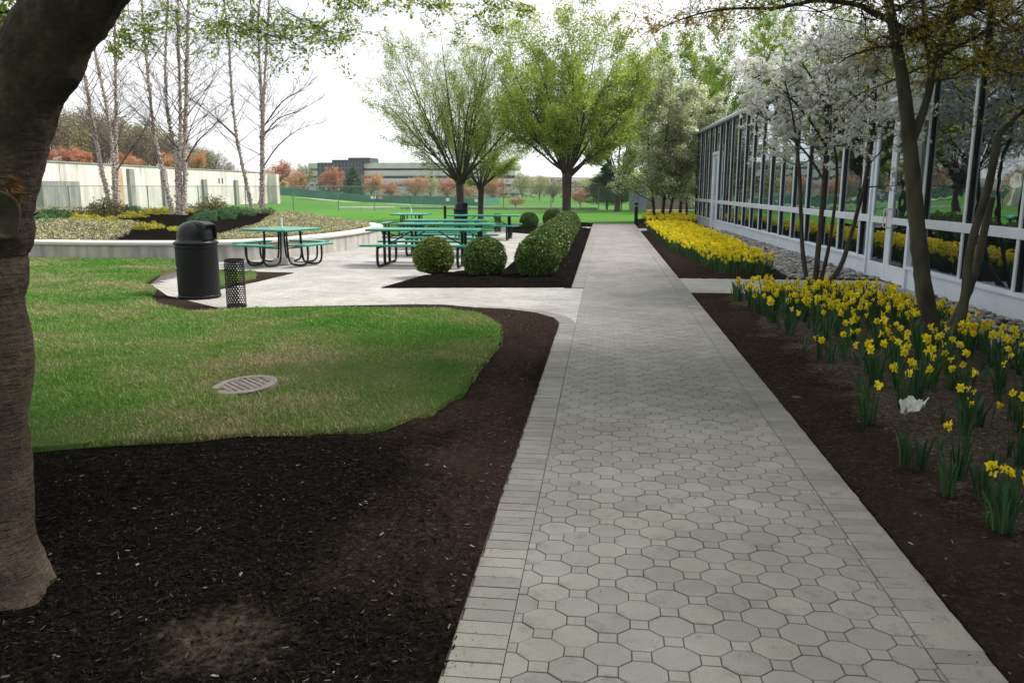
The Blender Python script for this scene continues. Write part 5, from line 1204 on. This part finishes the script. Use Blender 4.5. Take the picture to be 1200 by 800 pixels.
end = [(1.7,33.0),(3.7,33.0),(4.1,37),(4.0,42),(2.2,42),(1.75,37.2)]
mass_of(poisson(end, 150, .2), 'yellow daffodils around the flowering pears at the end of the path', lambda x,y: .05)
# ------------------------------------------------------------------ the far side
W0 = Vector((xat(20,44.5),44.5,0)); W1 = Vector((xat(316,88),88,0)); wd = (W1-W0); WL = wd.length; wd.normalize(); wn = Vector((wd.y,-wd.x,0))
wrz = math.atan2(wd.y, wd.x)
rw = empty('retaining_wall', W0, wrz, 'long tall pale concrete retaining wall behind the birches', 'wall')   # local +x along the wall, local -y faces the patio
def wx(px):   # distance along the wall under image column px
    lo, hi = 0, WL
    for _ in range(40):
        m_ = (lo+hi)/2; q = W0+wd*m_; c = q-CAM; sx = 600+F_*c.dot(RT)/c.dot(FW)
        if sx < px: lo = m_
        else: hi = m_
    return lo
m = MB(); x = -6.0; cuts = sorted([wx(p) for p in (75,143,194,240,277)])
segs_ = [-6]+cuts+[WL]
for i in range(len(segs_)-1):
    a, c = segs_[i]+.03, segs_[i+1]-.03; m.box(a, c, 0, .45, -.3, 3.2)
m.build('wall_panel', M_wallc, rw)
m = MB()
for px in (155,194,240,277,): q = wx(px); m.box(q-.38, q+.38, -.22, -.004, -.3, 2.35 if px > 200 else 3.0)
m.build('pilaster', M_walld, rw)
m = MB(); q = wx(143); m.box(q-.35,q+.25,-.15,-.004,-.3,3.0); m.build('rusty_pilaster', mat('rust_stain',(.42,.27,.17),(.55,.40,.28),.8,.9,kind='World'), rw)
m = MB(); m.box(wx(75)-4.5,wx(75)-.6,-1.6,-.02,-.3,2.0); m.build('wing_wall', M_walld, rw)
m = MB(); m.box(WL+.004,WL+.9,-1.0,.6,-.3,3.1); m.build('end_pier', M_wallc, rw)
m = MB()
for px in (258.5,262.5): q = wx(px); m.box(q-.11,q+.11,-.03,-.002,2.0,2.5)
m.build('vent_slot', M_dark, rw)
m = MB(); m.box(-6,WL,-.06,.5,3.202,3.30); m.build('coping', M_walld, rw)
# bank on top of the wall
def bank():
    m = MB(); vs = []; ns = 20; rows = (0.35,.5,3,8,18,40,90)
    for j, r_ in enumerate(rows):
        for i in range(ns+1):
            q = W0+wd*(-20+(WL+24)*i/ns)-wn*r_*1.0; e = 1-max(0,(i-ns+2)/2)*.0
            q2 = q; vs.append((q2.x, q2.y, (-.4 if j == 0 else 3.12+min(1.2,(r_-.5)*.03)+.3*noise.noise((q.x*.2,q.y*.2,0)))))
    n_ = ns+1; m.add(vs, [(j*n_+i, j*n_+i+1, (j+1)*n_+i+1, (j+1)*n_+i) for j in range(len(rows)-1) for i in range(ns)])
    # close the right-hand side with a slope to the ground
    sl = []
    for j, r_ in enumerate(rows): q = vs[j*n_+ns]; sl.append(q); sl.append((q[0]+wd.x*(2+r_*.5), q[1]+wd.y*(2+r_*.5), -.5))
    m.add(sl, [(2*j,2*j+1,2*j+3,2*j+2) for j in range(len(rows)-1)])
    o = m.build('bank', mat('dry_bank',(.10,.12,.04),(.24,.20,.11),.5,.95,kind='World'), smooth=True); tag(o, kind='structure')
bank()
# chain link fence
def chain_mat():
    m = bpy.data.materials.new('chain_mesh'); m.use_nodes = True; t = m.node_tree
    for n_ in list(t.nodes): t.nodes.remove(n_)
    o = N(t,'ShaderNodeOutputMaterial'); d = N(t,'ShaderNodeBsdfPrincipled'); d.inputs['Base Color'].default_value=(.16,.22,.20,1); d.inputs['Roughness'].default_value=.5
    tc = N(t,'ShaderNodeTexCoord'); facs = []
    for ang in (45,-45):
        mp = N(t,'ShaderNodeMapping'); mp.inputs['Rotation'].default_value=(0,math.radians(ang),0); t.links.new(tc.outputs['Object'], mp.inputs[0])
        s = N(t,'ShaderNodeSeparateXYZ'); t.links.new(mp.outputs[0], s.inputs[0]); a = N(t,'ShaderNodeMath'); a.operation='MULTIPLY'; a.inputs[1].default_value=17; t.links.new(s.outputs[0], a.inputs[0])
        f = N(t,'ShaderNodeMath'); f.operation='FRACT'; t.links.new(a.outputs[0], f.inputs[0]); l = N(t,'ShaderNodeMath'); l.operation='LESS_THAN'; l.inputs[1].default_value=.11; t.links.new(f.outputs[0], l.inputs[0]); facs.append(l.outputs[0])
    mxx = N(t,'ShaderNodeMath'); mxx.operation='MAXIMUM'; t.links.new(facs[0], mxx.inputs[0]); t.links.new(facs[1], mxx.inputs[1])
    tr = N(t,'ShaderNodeBsdfTransparent'); mx = N(t,'ShaderNodeMixShader'); t.links.new(mxx.outputs[0], mx.inputs[0]); t.links.new(tr.outputs[0], mx.inputs[1]); t.links.new(d.outputs[0], mx.inputs[2]); t.links.new(mx.outputs[0], o.inputs[0]); return m
M_chain = chain_mat(); M_post = mat('galvanised_post',(.10,.13,.12),(.16,.19,.18),4,.5)
def fence(name, pts, h, step, panel_m, lab, pr=.035, rail=True, zf_=lambda x,y: terr_z(x,y), cat='fence', po_m=None, solid=False, mesh_name='mesh_panel'):
    a0 = Vector((*pts[0],0)); o = empty(name, (a0.x,a0.y,zf_(a0.x,a0.y)), 0, lab, cat); z0 = o.location.z
    for i in range(len(pts)-1):
        a = Vector((*pts[i],0)); c = Vector((*pts[i+1],0)); d = c-a; L = d.length; k = max(1, round(L/step)); rot = math.atan2(d.y,d.x)
        for j in range(k):
            p_ = a+d*(j/k); q_ = a+d*((j+1)/k); zp, zq = zf_(p_.x,p_.y)-z0, zf_(q_.x,q_.y)-z0; pl = p_-a0; ql = q_-a0
            m = MB(); m.tube([(pl.x,pl.y,zp-.2),(pl.x,pl.y,zp+h+.03)],pr,6); m.build('post', po_m or M_post, o)
            if rail: m = MB(); m.tube([(pl.x,pl.y,zp+h),(ql.x,ql.y,zq+h)],pr*.6,5); m.build('rail', po_m or M_post, o)
            w = L/k; m = MB(); th = .004 if not solid else .02
            m.add([(0,-th/2,0.05),(w,-th/2,.05+zq-zp),(w,-th/2,h+zq-zp),(0,-th/2,h)]+([(0,th/2,.05),(w,th/2,.05+zq-zp),(w,th/2,h+zq-zp),(0,th/2,h)] if solid else []), [(0,1,2,3)]+([(4,7,6,5),(3,2,6,7)] if solid else []))
            pn = m.build(mesh_name, panel_m, o, loc=(pl.x,pl.y,zp), rz=rot)
    return o
cp = [(xat(-60,38),38),(xat(83,45),45),(xat(175,49),49),(xat(289,53.5),53.5),(xat(397,57),57),(xat(480,59),59)]
fence('chain_link_fence', cp, 1.75, 3.4, M_chain, 'grey green chain link fence running behind the planter toward the lawn')
fence('chain_link_fence', [(xat(483,59.1),59.1),(xat(590,60.5),60.5),(xat(757,61.5),61.5)], 1.75, 3.4, M_chain, 'chain link fence beyond the rear lawn behind the vase shaped trees')
# low concrete barrier
def lowwall(pa, pb, z0, z1, th, m_, name, lab, cat='wall'):
    a = Vector((pa[0],pa[1],0)); d = Vector((pb[0]-pa[0],pb[1]-pa[1],0)); o = MB(); k = max(1,int(d.length/3))
    for j in range(k): o.bbox(d.length*j/k+.01, d.length*(j+1)/k-.01, -th/2, th/2, z0, z1, .02)
    q = o.build(name, m_, None, loc=a, rz=math.atan2(d.y,d.x)); tag(q, lab, cat); return q
lowwall((xat(398,63),63),(xat(462,64),64),-.35,.08,.5,M_wallc,'concrete_barrier','low pale concrete barrier at the foot of the grassy slope')
lowwall((xat(470,66),66),(xat(700,66),66),-.6,.02,.4,M_walld,'concrete_barrier','long low grey concrete barrier beyond the rear lawn fence')
M_brownw = concrete('brown_blocks',(.16,.14,.115),(.25,.225,.19),False)
lowwall((xat(744,63),63),(xat(880,63),63),-.3,.88,.5,M_brownw,'block_wall','low brown grey block wall behind the flowering pears')
bx_ = empty('utility_box',(xat(747,61),61,-.1),0,'blue grey utility cabinet in front of the block wall by the pine','cabinet'); m=MB(); m.bbox(-.62,.62,-.4,.4,0,1.42,.03); m.build('cabinet',mat('cabinet_grey',(.16,.19,.22),(.21,.24,.27),3,.5),bx_); m=MB(); m.bbox(-.68,.68,-.45,.45,1.422,1.48,.02); m.build('lid',M_post,bx_); m=MB(); m.box(-.01,.01,-.412,-.402,.1,1.35); m.build('door_seam',M_dark,bx_)
m=MB(); m.bbox(0,9.5,-.8,.8,-.3,-.02,.02); q=m.build('kerb',M_capc,None,loc=(xat(745,61.6),61.6,0),rz=0); tag(q,kind='structure')
# green screened construction fence
M_scr = mat('green_screen',(.018,.11,.085),(.035,.17,.13),.35,.6,kind='World',lo=.4,hi=.6)
gy = 168
gp = [(xat(-40,120),120),(xat(150,160),160),(xat(318,gy),gy),(xat(352,gy),gy),(xat(405,gy-3),gy-3),(xat(470,gy-2),gy-2),(xat(565,gy),gy),(xat(585,gy+25),gy+25)]
fence('construction_fence', gp, 1.65, 3.6, M_scr, 'long construction fence covered in green windscreen cloth on the slope', .03, True, solid=True, mesh_name='screen_panel')
for px, lab, w, mm in ((438,'small white notice board on the green fence, left of a pair',1.1,M_white),(446,'reddish white notice board on the green fence, right of a pair',.9,mat('sign_red',(.5,.16,.14),(.6,.25,.2),3,.6)),(525,'tiny white notice on the green fence left of the domed bin',.7,M_white),(558,'tiny white notice on the green fence by the slim trunk',.6,M_white)):
    x_ = xat(px,gy-3.4); z_ = terr_z(x_,gy-3.4); m = MB(); m.bbox(-w/2,w/2,-.03,.03,.9,1.5,.01); q = m.build('notice_board', mm, None, loc=(x_,gy-3.4,z_)); tag(q, lab, 'sign')
# pale gravel track on the slope
m = MB(); tp = [(xat(362,150),150),(xat(395,148),148),(xat(430,150),150),(xat(480,152),152),(xat(540,155),155)]
for i in range(len(tp)-1):
    (a,b_),(c,d_) = tp[i],tp[i+1]; m.add([(a,b_-7,terr_z(a,b_-7)+.06),(c,d_-7,terr_z(c,d_-7)+.06),(c,d_+5,terr_z(c,d_+5)+.06),(a,b_+5,terr_z(a,b_+5)+.06)],[(0,1,2,3)])
tag(m.build('gravel_track', mat('gravel_pale',(.42,.38,.30),(.52,.48,.40),1,.95,kind='World')), kind='structure')
# excavator
ex = empty('excavator',(xat(321,182),182,terr_z(xat(321,182),182)),.3,'yellow excavator just right of the concrete wall end beyond the green fence','excavator'); M_yel = mat('machine_yellow',(.50,.30,.02),(.60,.38,.04),2,.5)
m=MB(); m.bbox(-1.1,1.1,-.9,.9,.9,1.9,.08); m.build('body',M_yel,ex); m=MB(); m.bbox(.2,1.0,-.7,.1,1.92,2.8,.05); m.build('cab',M_gasket,ex)
for s_ in (-1,1): m=MB(); m.bbox(-1.4,1.4,s_*.8-.22,s_*.8+.22,0,.7,.15); m.build('track',M_dark,ex)
m=MB(); m.tube([(1.0,.3,1.6),(2.3,.3,3.2),(3.6,.3,2.6)],.16,6); m.tube([(3.6,.3,2.7),(3.2,.3,1.2)],.12,6); m.build('arm',M_yel,ex)
# lamp posts and poles
def lamp(px, Y, ztop, lab, head=True, r_=.07):
    x_ = xat(px,Y); z_ = terr_z(x_,Y); o = empty('street_lamp' if head else 'flag_pole',(x_,Y,z_),0,lab,'lamp post' if head else 'pole'); m=MB(); m.tube([(0,0,0),(0,0,ztop-z_)],r_,6); m.build('pole',M_post,o)
    if head: m=MB(); m.bbox(-.45,.45,-.2,.2,ztop-z_,ztop-z_+.28,.05); m.build('lamp_head',M_dark,o)
lamp(506,195,4.0,'dark street lamp standing before the office, left of the domed bin tree')
lamp(590,190,4.6,'pale thin street lamp right of the slim vase tree trunk')
lamp(1,60,6,'dark street lamp hidden behind the foreground trunk') if False else None
# ------------------------------------------------------------------ office building
OY = 320; ofb = empty('office_building',(xat(365,OY),OY,-1.5),0,'white banded office building with dark glass centre beyond the red trees','building'); ox = ofb.location.x
def oz(y): return 1.6+(220-y)*(OY)/950+1.5
def oxl(px): return at(px,250,OY).x-ox
M_owhite = mat('office_band',(.42,.41,.40),(.50,.49,.48),.2,.7,kind='World'); M_oglass = mat('office_glass',(.006,.010,.018),(.016,.022,.036),.3,.5,kind='World')
m=MB(); m.box(oxl(376.5),oxl(428),-2,14,0,oz(190.5)); m.build('glass_tower',M_oglass,ofb)
m=MB(); m.box(oxl(392),oxl(411),-.5,10,oz(190.4),oz(187.2)); m.box(oxl(411.2),oxl(436),-1,12,oz(190.4),oz(184.8)); m.build('penthouse',M_oglass,ofb)
for a, c in ((364,376.3),(428.2,604)):
    m=MB()
    for y0, y1 in ((197.2,190.8),(206,200),(216,209.2),(226,218.6)):
        m.box(oxl(a),oxl(c),0,20,oz(y0),oz(y1))
    m.build('concrete_band',M_owhite,ofb)
    m=MB(); m.box(oxl(a)+.3,oxl(c)-.3,.5,19,0,oz(191.5)); m.build('window_strip',M_oglass,ofb)
m=MB(); k=0
for px in range(380,428,4): m.box(oxl(px)-.06,oxl(px)+.06,-2.08,-2.001,0,oz(190.6))
for y in (197,203,209,216): m.box(oxl(376.6),oxl(427.9),-2.06,-2.002,oz(y)-.08,oz(y)+.08)
m.build('curtain_grid',mat('grid_blue',(.10,.12,.16),(.12,.14,.18),2,.4),ofb)
m=MB(); m.box(oxl(428.4),oxl(586),-1.5,-.01,0,oz(222)); m.build('plinth',M_owhite,ofb)
# ------------------------------------------------------------------ far trees
TF = dict(seg=[5,4,3], wig=[.08,.14,.18], trop=[.02,.01,0], n=[9,6], t0=[.15,.15], ang=[38,42], rr=[.5,.55], lr=[.55,.5], rmin=.012, sides=[5,4,3], leaf_from=1, tip=.2)
def far_tree_proto(name, H, Wd, leafm, n, ls, seed, trunk_m=M_twig, nl=7, th=.22, spread=.28, rmin=.012):
    R.seed(seed); o = empty(name,(0,0,0)); mb = MB(); tips=[]; T = dict(TF); T['rmin']=rmin
    mb.tube([(0,0,-.3),(0,0,H*th*.5),(0,0,H*th)],[H*.022,H*.017,H*.014],6)
    for i in range(nl):
        a=i*2.399; f=(i+.5)/nl; sl=math.atan2(Wd*.5*f**.6, H*(1-th)*(1-.35*f)); d=Vector((math.cos(a)*math.sin(sl),math.sin(a)*math.sin(sl),math.cos(sl)))
        grow(mb,T,Vector((0,0,H*th*R.uniform(.7,1))),d,math.hypot(Wd*.5*f**.6,H*(1-th)*(1-.35*f))*.9,H*.009,0,tips)
    mb.build('trunk',trunk_m,o); P=[]
    for _ in range(n):
        p_,d_,l_,s_=R.choice(tips); P.append((p_.x+R.gauss(0,spread),p_.y+R.gauss(0,spread),p_.z+R.gauss(0,spread)))
    P=np.array(P); V,Fq=leaf_arrays(P,NR.uniform(.6,1.3,n)*ls,NR.uniform(.6,1.3,n)*ls*.7,0); link('crown',fast_mesh('crown',V,Fq,leafm),o); return o
protos = {}
def place(kind, px, Y, ytop, wpx, label, z=None, group=None):
    x_ = xat(px,Y); z_ = terr_z(x_,Y) if z is None else z; H=1.6+(220-ytop)*Y/945-z_; W_=wpx*Y/945; nm,lm,n,ls,sd,tm,kw = KINDS[kind]
    if kind not in protos: protos[kind]=[far_tree_proto(nm,H,W_,lm,n,ls*H/6,sd,tm,**kw),H,W_]; o=protos[kind][0]
    else: o=copy_tree(protos[kind][0])
    p_=protos[kind]; o.location=(x_,Y,z_); o.scale=(W_/p_[2],W_/p_[2],H/p_[1]); o.rotation_euler.z=R.uniform(0,6.28); tag(o,label,'tree',group); return o
KINDS = {'red':('red_budding_tree',M_rleaf,5000,.20,51,M_twig,{}),'red2':('red_budding_tree',leafmat('leaf_orange_bud',(.40,.17,.07),(.52,.27,.13),(.56,.40,.22),.3),4500,.2,52,M_twig,{}),
 'yel':('pale_yellow_tree',M_yleaf,4500,.20,53,M_twig,{}),'bare':('bare_tree',M_wbud,5200,.11,54,M_twig,dict(nl=14,rmin=.016,spread=.4)),'bareg':('budding_tree',leafmat('leaf_far_bud',(.16,.18,.06),(.25,.27,.10),(.33,.33,.17),.3),4600,.14,55,M_twig,dict(nl=12,rmin=.018,spread=.4)),'grn':('green_tree',M_gleaf,5500,.2,56,M_twig,{})}
L_=[('red2',318,200,198,26,'orange tree just right of the concrete wall end'),('red',334,205,188,34,'tall orange red tree in the group right of the concrete wall'),('red2',349,198,200,26,'orange tree at the right side of the orange group'),('bareg',358,215,191,26,'pale green grey tree left of the office building'),
 ('red',393,200,196,31,'red orange tree in front of the office dark glass tower'),('red2',436,205,203,34,'salmon coloured tree right of the small evergreen'),('red',458,195,213,26,'low red tree behind the green fence notice boards'),('red2',487,205,207,34,'orange tree before the office middle'),('yel',505,215,206,30,'pale yellow tree behind the dark street lamp'),
 ('red',525,200,209,32,'red tree left of the domed bin tree trunk'),('red2',551,205,214,28,'orange tree seen between the two left vase trunks'),('red',578,198,209,38,'broad red tree right of the slim vase tree trunk'),('red2',604,150,231,24,'low orange bush like tree right of the vase trunks'),
 ('yel',612,230,204,34,'pale yellow tree left of the wide vase tree'),('yel',632,240,207,34,'pale yellow tree close left of the wide vase tree trunk'),('bareg',648,220,212,30,'faint grey green tree just left of the wide trunk'),('red',680,150,222,30,'red tree right of the wide vase tree trunk'),('yel',697,235,206,34,'pale tree above the red tree right of the wide trunk'),
 ('red2',290,130,199,26,'orange tree peeking over the right end of the concrete wall'),('bare',268,150,188,34,'bare grey tree over the right end of the concrete wall')]
for k_,px,Y,yt,w,lab in L_: place(k_,px,Y,yt,w,lab)
# woods above the retaining wall, left
def bankz(x_, y_):
    q = Vector((x_,y_,0))-W0; r_ = -(q.dot(wn)); return 3.1+min(1.2,max(0,(r_-.5)*.03))
i=0; kinds=['bare','bareg','bare','bare','bareg']
for px,Y,yt,w in ((60,75,118,70),(88,80,128,62),(108,92,124,66),(128,86,140,54),(146,98,132,62),(165,90,146,52),(182,104,148,56),(200,96,158,46),(218,112,160,50),(236,104,170,42),(252,118,174,40),(30,80,110,70),(-10,70,100,80),(-60,66,90,90),(174,120,140,60),(120,115,122,70)):
    x_=xat(px,Y); lab='tangled bare tree in the wood above the concrete wall' if kinds[i%5]=='bare' else 'faintly budding tree in the wood above the concrete wall'
    place(kinds[i%5],px,Y,yt,w,lab,z=bankz(x_,Y)-1.8,group='bare trees above the wall' if kinds[i%5]=='bare' else 'budding trees above the wall'); i+=1
for px,Y,yt,w in ((88,66,170,40),(104,62,176,30),(150,70,178,34),(163,68,182,24),(205,78,178,30),(235,84,176,26),(60,62,172,40),(20,60,166,50)):
    x_=xat(px,Y); place('red2' if px%2 else 'red',px,Y,yt,w,'low orange red bush on top of the concrete wall' ,z=bankz(x_,Y)-.5,group='orange red bushes on the wall')
# small evergreen before the office, pine by the path
def conifer(name, x_, y_, z_, H, Wd, lab, n=16000, sd=1, ls=.16):
    R.seed(sd); o=empty(name,(x_,y_,z_),0,lab,'tree'); mb=MB(); mb.tube([(0,0,0),(0,0,H*.95)],[H*.025,.02],7); P=[]
    for i in range(40):
        f=.08+.9*(i/40); r_=Wd/2*(1-f)**.75*R.uniform(.75,1.15); k=6
        for j in range(k):
            a=R.uniform(0,6.28); e=Vector((math.cos(a)*r_,math.sin(a)*r_,H*f+r_*.18)); s_=Vector((0,0,H*f)); mb.tube([s_,s_.lerp(e,.6)-Vector((0,0,r_*.05)),e],[.02,.012,.005],4,cap=False)
            for _ in range(int(n/240)):
                t_=R.uniform(.2,1.05)**.6; q=s_.lerp(e,t_); w=r_*.16*(1.1-t_*.5)+.03; P.append((q.x+R.gauss(0,w),q.y+R.gauss(0,w),q.z+abs(R.gauss(0,w*.5))))
    mb.build('trunk',M_bark,o); P=np.array(P); V,Fq=leaf_arrays(P,ls,ls*.28,.2); link('crown',fast_mesh('crown',V,Fq,M_pine),o); return o
conifer('pine_tree',xat(711,64),64,-.1,3.6,4.0,'spreading blue green pine beyond the lawn left of the cabinet',30000,61,.13)
conifer('fir_tree',xat(415,200),200,terr_z(xat(415,200),200),8.0,5.8,'narrow dark evergreen between orange trees before the office',9000,62,.6)
# behind the building's far end: dark green understorey
for px,Y,yt,w in ((728,72,196,40),(765,75,190,50),(800,70,176,50),(835,72,150,60)):
    place('grn',px,Y,yt,w,'green understorey tree behind the block wall at the building end',group='green trees behind the block wall')
# ------------------------------------------------------------------ distant hills
m=MB(); xs_=[-900+60*i for i in range(31)]; rows=[(560,-4),(640,5),(720,10),(860,14),(1050,16),(1200,8)]
vs=[(x_*1.2, y_, h_*(.75+.5*noise.noise((x_*.004,y_*.004,2))) if h_>0 else h_) for y_,h_ in rows for x_ in xs_]; n_=len(xs_)
m.add(vs,[(j*n_+i,j*n_+i+1,(j+1)*n_+i+1,(j+1)*n_+i) for j in range(len(rows)-1) for i in range(n_-1)])
tag(m.build('hills',mat('far_hills',(.07,.075,.05),(.13,.12,.075),.02,.95,kind='World'),smooth=True),kind='structure')
# far wooded belt (uncountable)
P=[]
for _ in range(16000):
    px=R.uniform(300,1100); Y=R.uniform(300,420); x_=xat(px,Y); h_=R.uniform(0,1)**.7*(7+3*noise.noise((x_*.03,Y*.01,0))+2*noise.noise((x_*.12,1,0))); P.append((x_,Y,-2.3+h_))
P=np.array(P); V,Fq=leaf_arrays(P,1.2,.8,0); o=link('far_wood',fast_mesh('far_wood',V,Fq,leafmat('leaf_far_wood',(.10,.10,.06),(.18,.16,.10),(.26,.20,.13),.2,nscale=.03))); tag(o,'hazy mixed wood far beyond the construction fence','wood',kind='stuff')
# ------------------------------------------------------------------ air, light, sky
def haze():
    m=bpy.data.materials.new('haze_air'); m.use_nodes=True; t=m.node_tree
    for n_ in list(t.nodes): t.nodes.remove(n_)
    o=N(t,'ShaderNodeOutputMaterial'); v=N(t,'ShaderNodeVolumePrincipled'); v.inputs['Color'].default_value=(.93,.95,1,1); v.inputs['Density'].default_value=.00016; v.inputs['Anisotropy'].default_value=.2; t.links.new(v.outputs[0],o.inputs['Volume'])
    b_=MB(); b_.box(-1200,1200,-60,1420,-6,23); q=b_.build('haze',m); tag(q,'thin spring haze in the air','haze',kind='stuff')
haze()
SUN_EL=math.radians(52); SUN_AZ=math.radians(62)   # azimuth from +Y toward +X: sun beyond the glass building
sd_=bpy.data.lights.new('sun','SUN'); sd_.energy=4.3; sd_.angle=math.radians(18); sd_.color=(1,.96,.90); so=bpy.data.objects.new('sun',sd_); C.objects.link(so)
dv=Vector((math.sin(SUN_AZ)*math.cos(SUN_EL),math.cos(SUN_AZ)*math.cos(SUN_EL),math.sin(SUN_EL))); so.rotation_euler=dv.to_track_quat('Z','Y').to_euler(); so.location=dv*30
w=bpy.data.worlds.new('World'); S.world=w; w.use_nodes=True; t=w.node_tree
for n_ in list(t.nodes): t.nodes.remove(n_)
o=N(t,'ShaderNodeOutputWorld'); bg=N(t,'ShaderNodeBackground'); bg.inputs[1].default_value=.094; sk=N(t,'ShaderNodeTexSky'); sk.sky_type='NISHITA'; sk.sun_disc=False; sk.sun_elevation=SUN_EL; sk.sun_rotation=SUN_AZ; sk.air_density=1.2; sk.dust_density=2
tc=N(t,'ShaderNodeTexCoord'); mp=N(t,'ShaderNodeMapping'); mp.inputs['Scale'].default_value=(1,1,2.2); t.links.new(tc.outputs['Generated'],mp.inputs[0])
nz=noi(t,mp.outputs[0],1.6,5,.55); cl_=ramp(t,nz,[(.40,(.72,.72,.72)),(.56,(1,1,1))])
cc=ramp(t,noi(t,mp.outputs[0],3.2,5,.6),[(.3,(8.3,8.6,9.2)),(.65,(11.2,11.2,11.3))])
c=mixc(t,cl_,sk.outputs[0],cc); t.links.new(c,bg.inputs[0]); t.links.new(bg.outputs[0],o.inputs[0])
S.view_settings.view_transform='Standard'; S.view_settings.look='None'; S.view_settings.exposure=.50; S.view_settings.gamma=1; S.view_settings.use_curve_mapping=False
S.cycles.max_bounces=6; S.cycles.transparent_max_bounces=24; S.cycles.volume_bounces=2; S.cycles.use_denoising=True
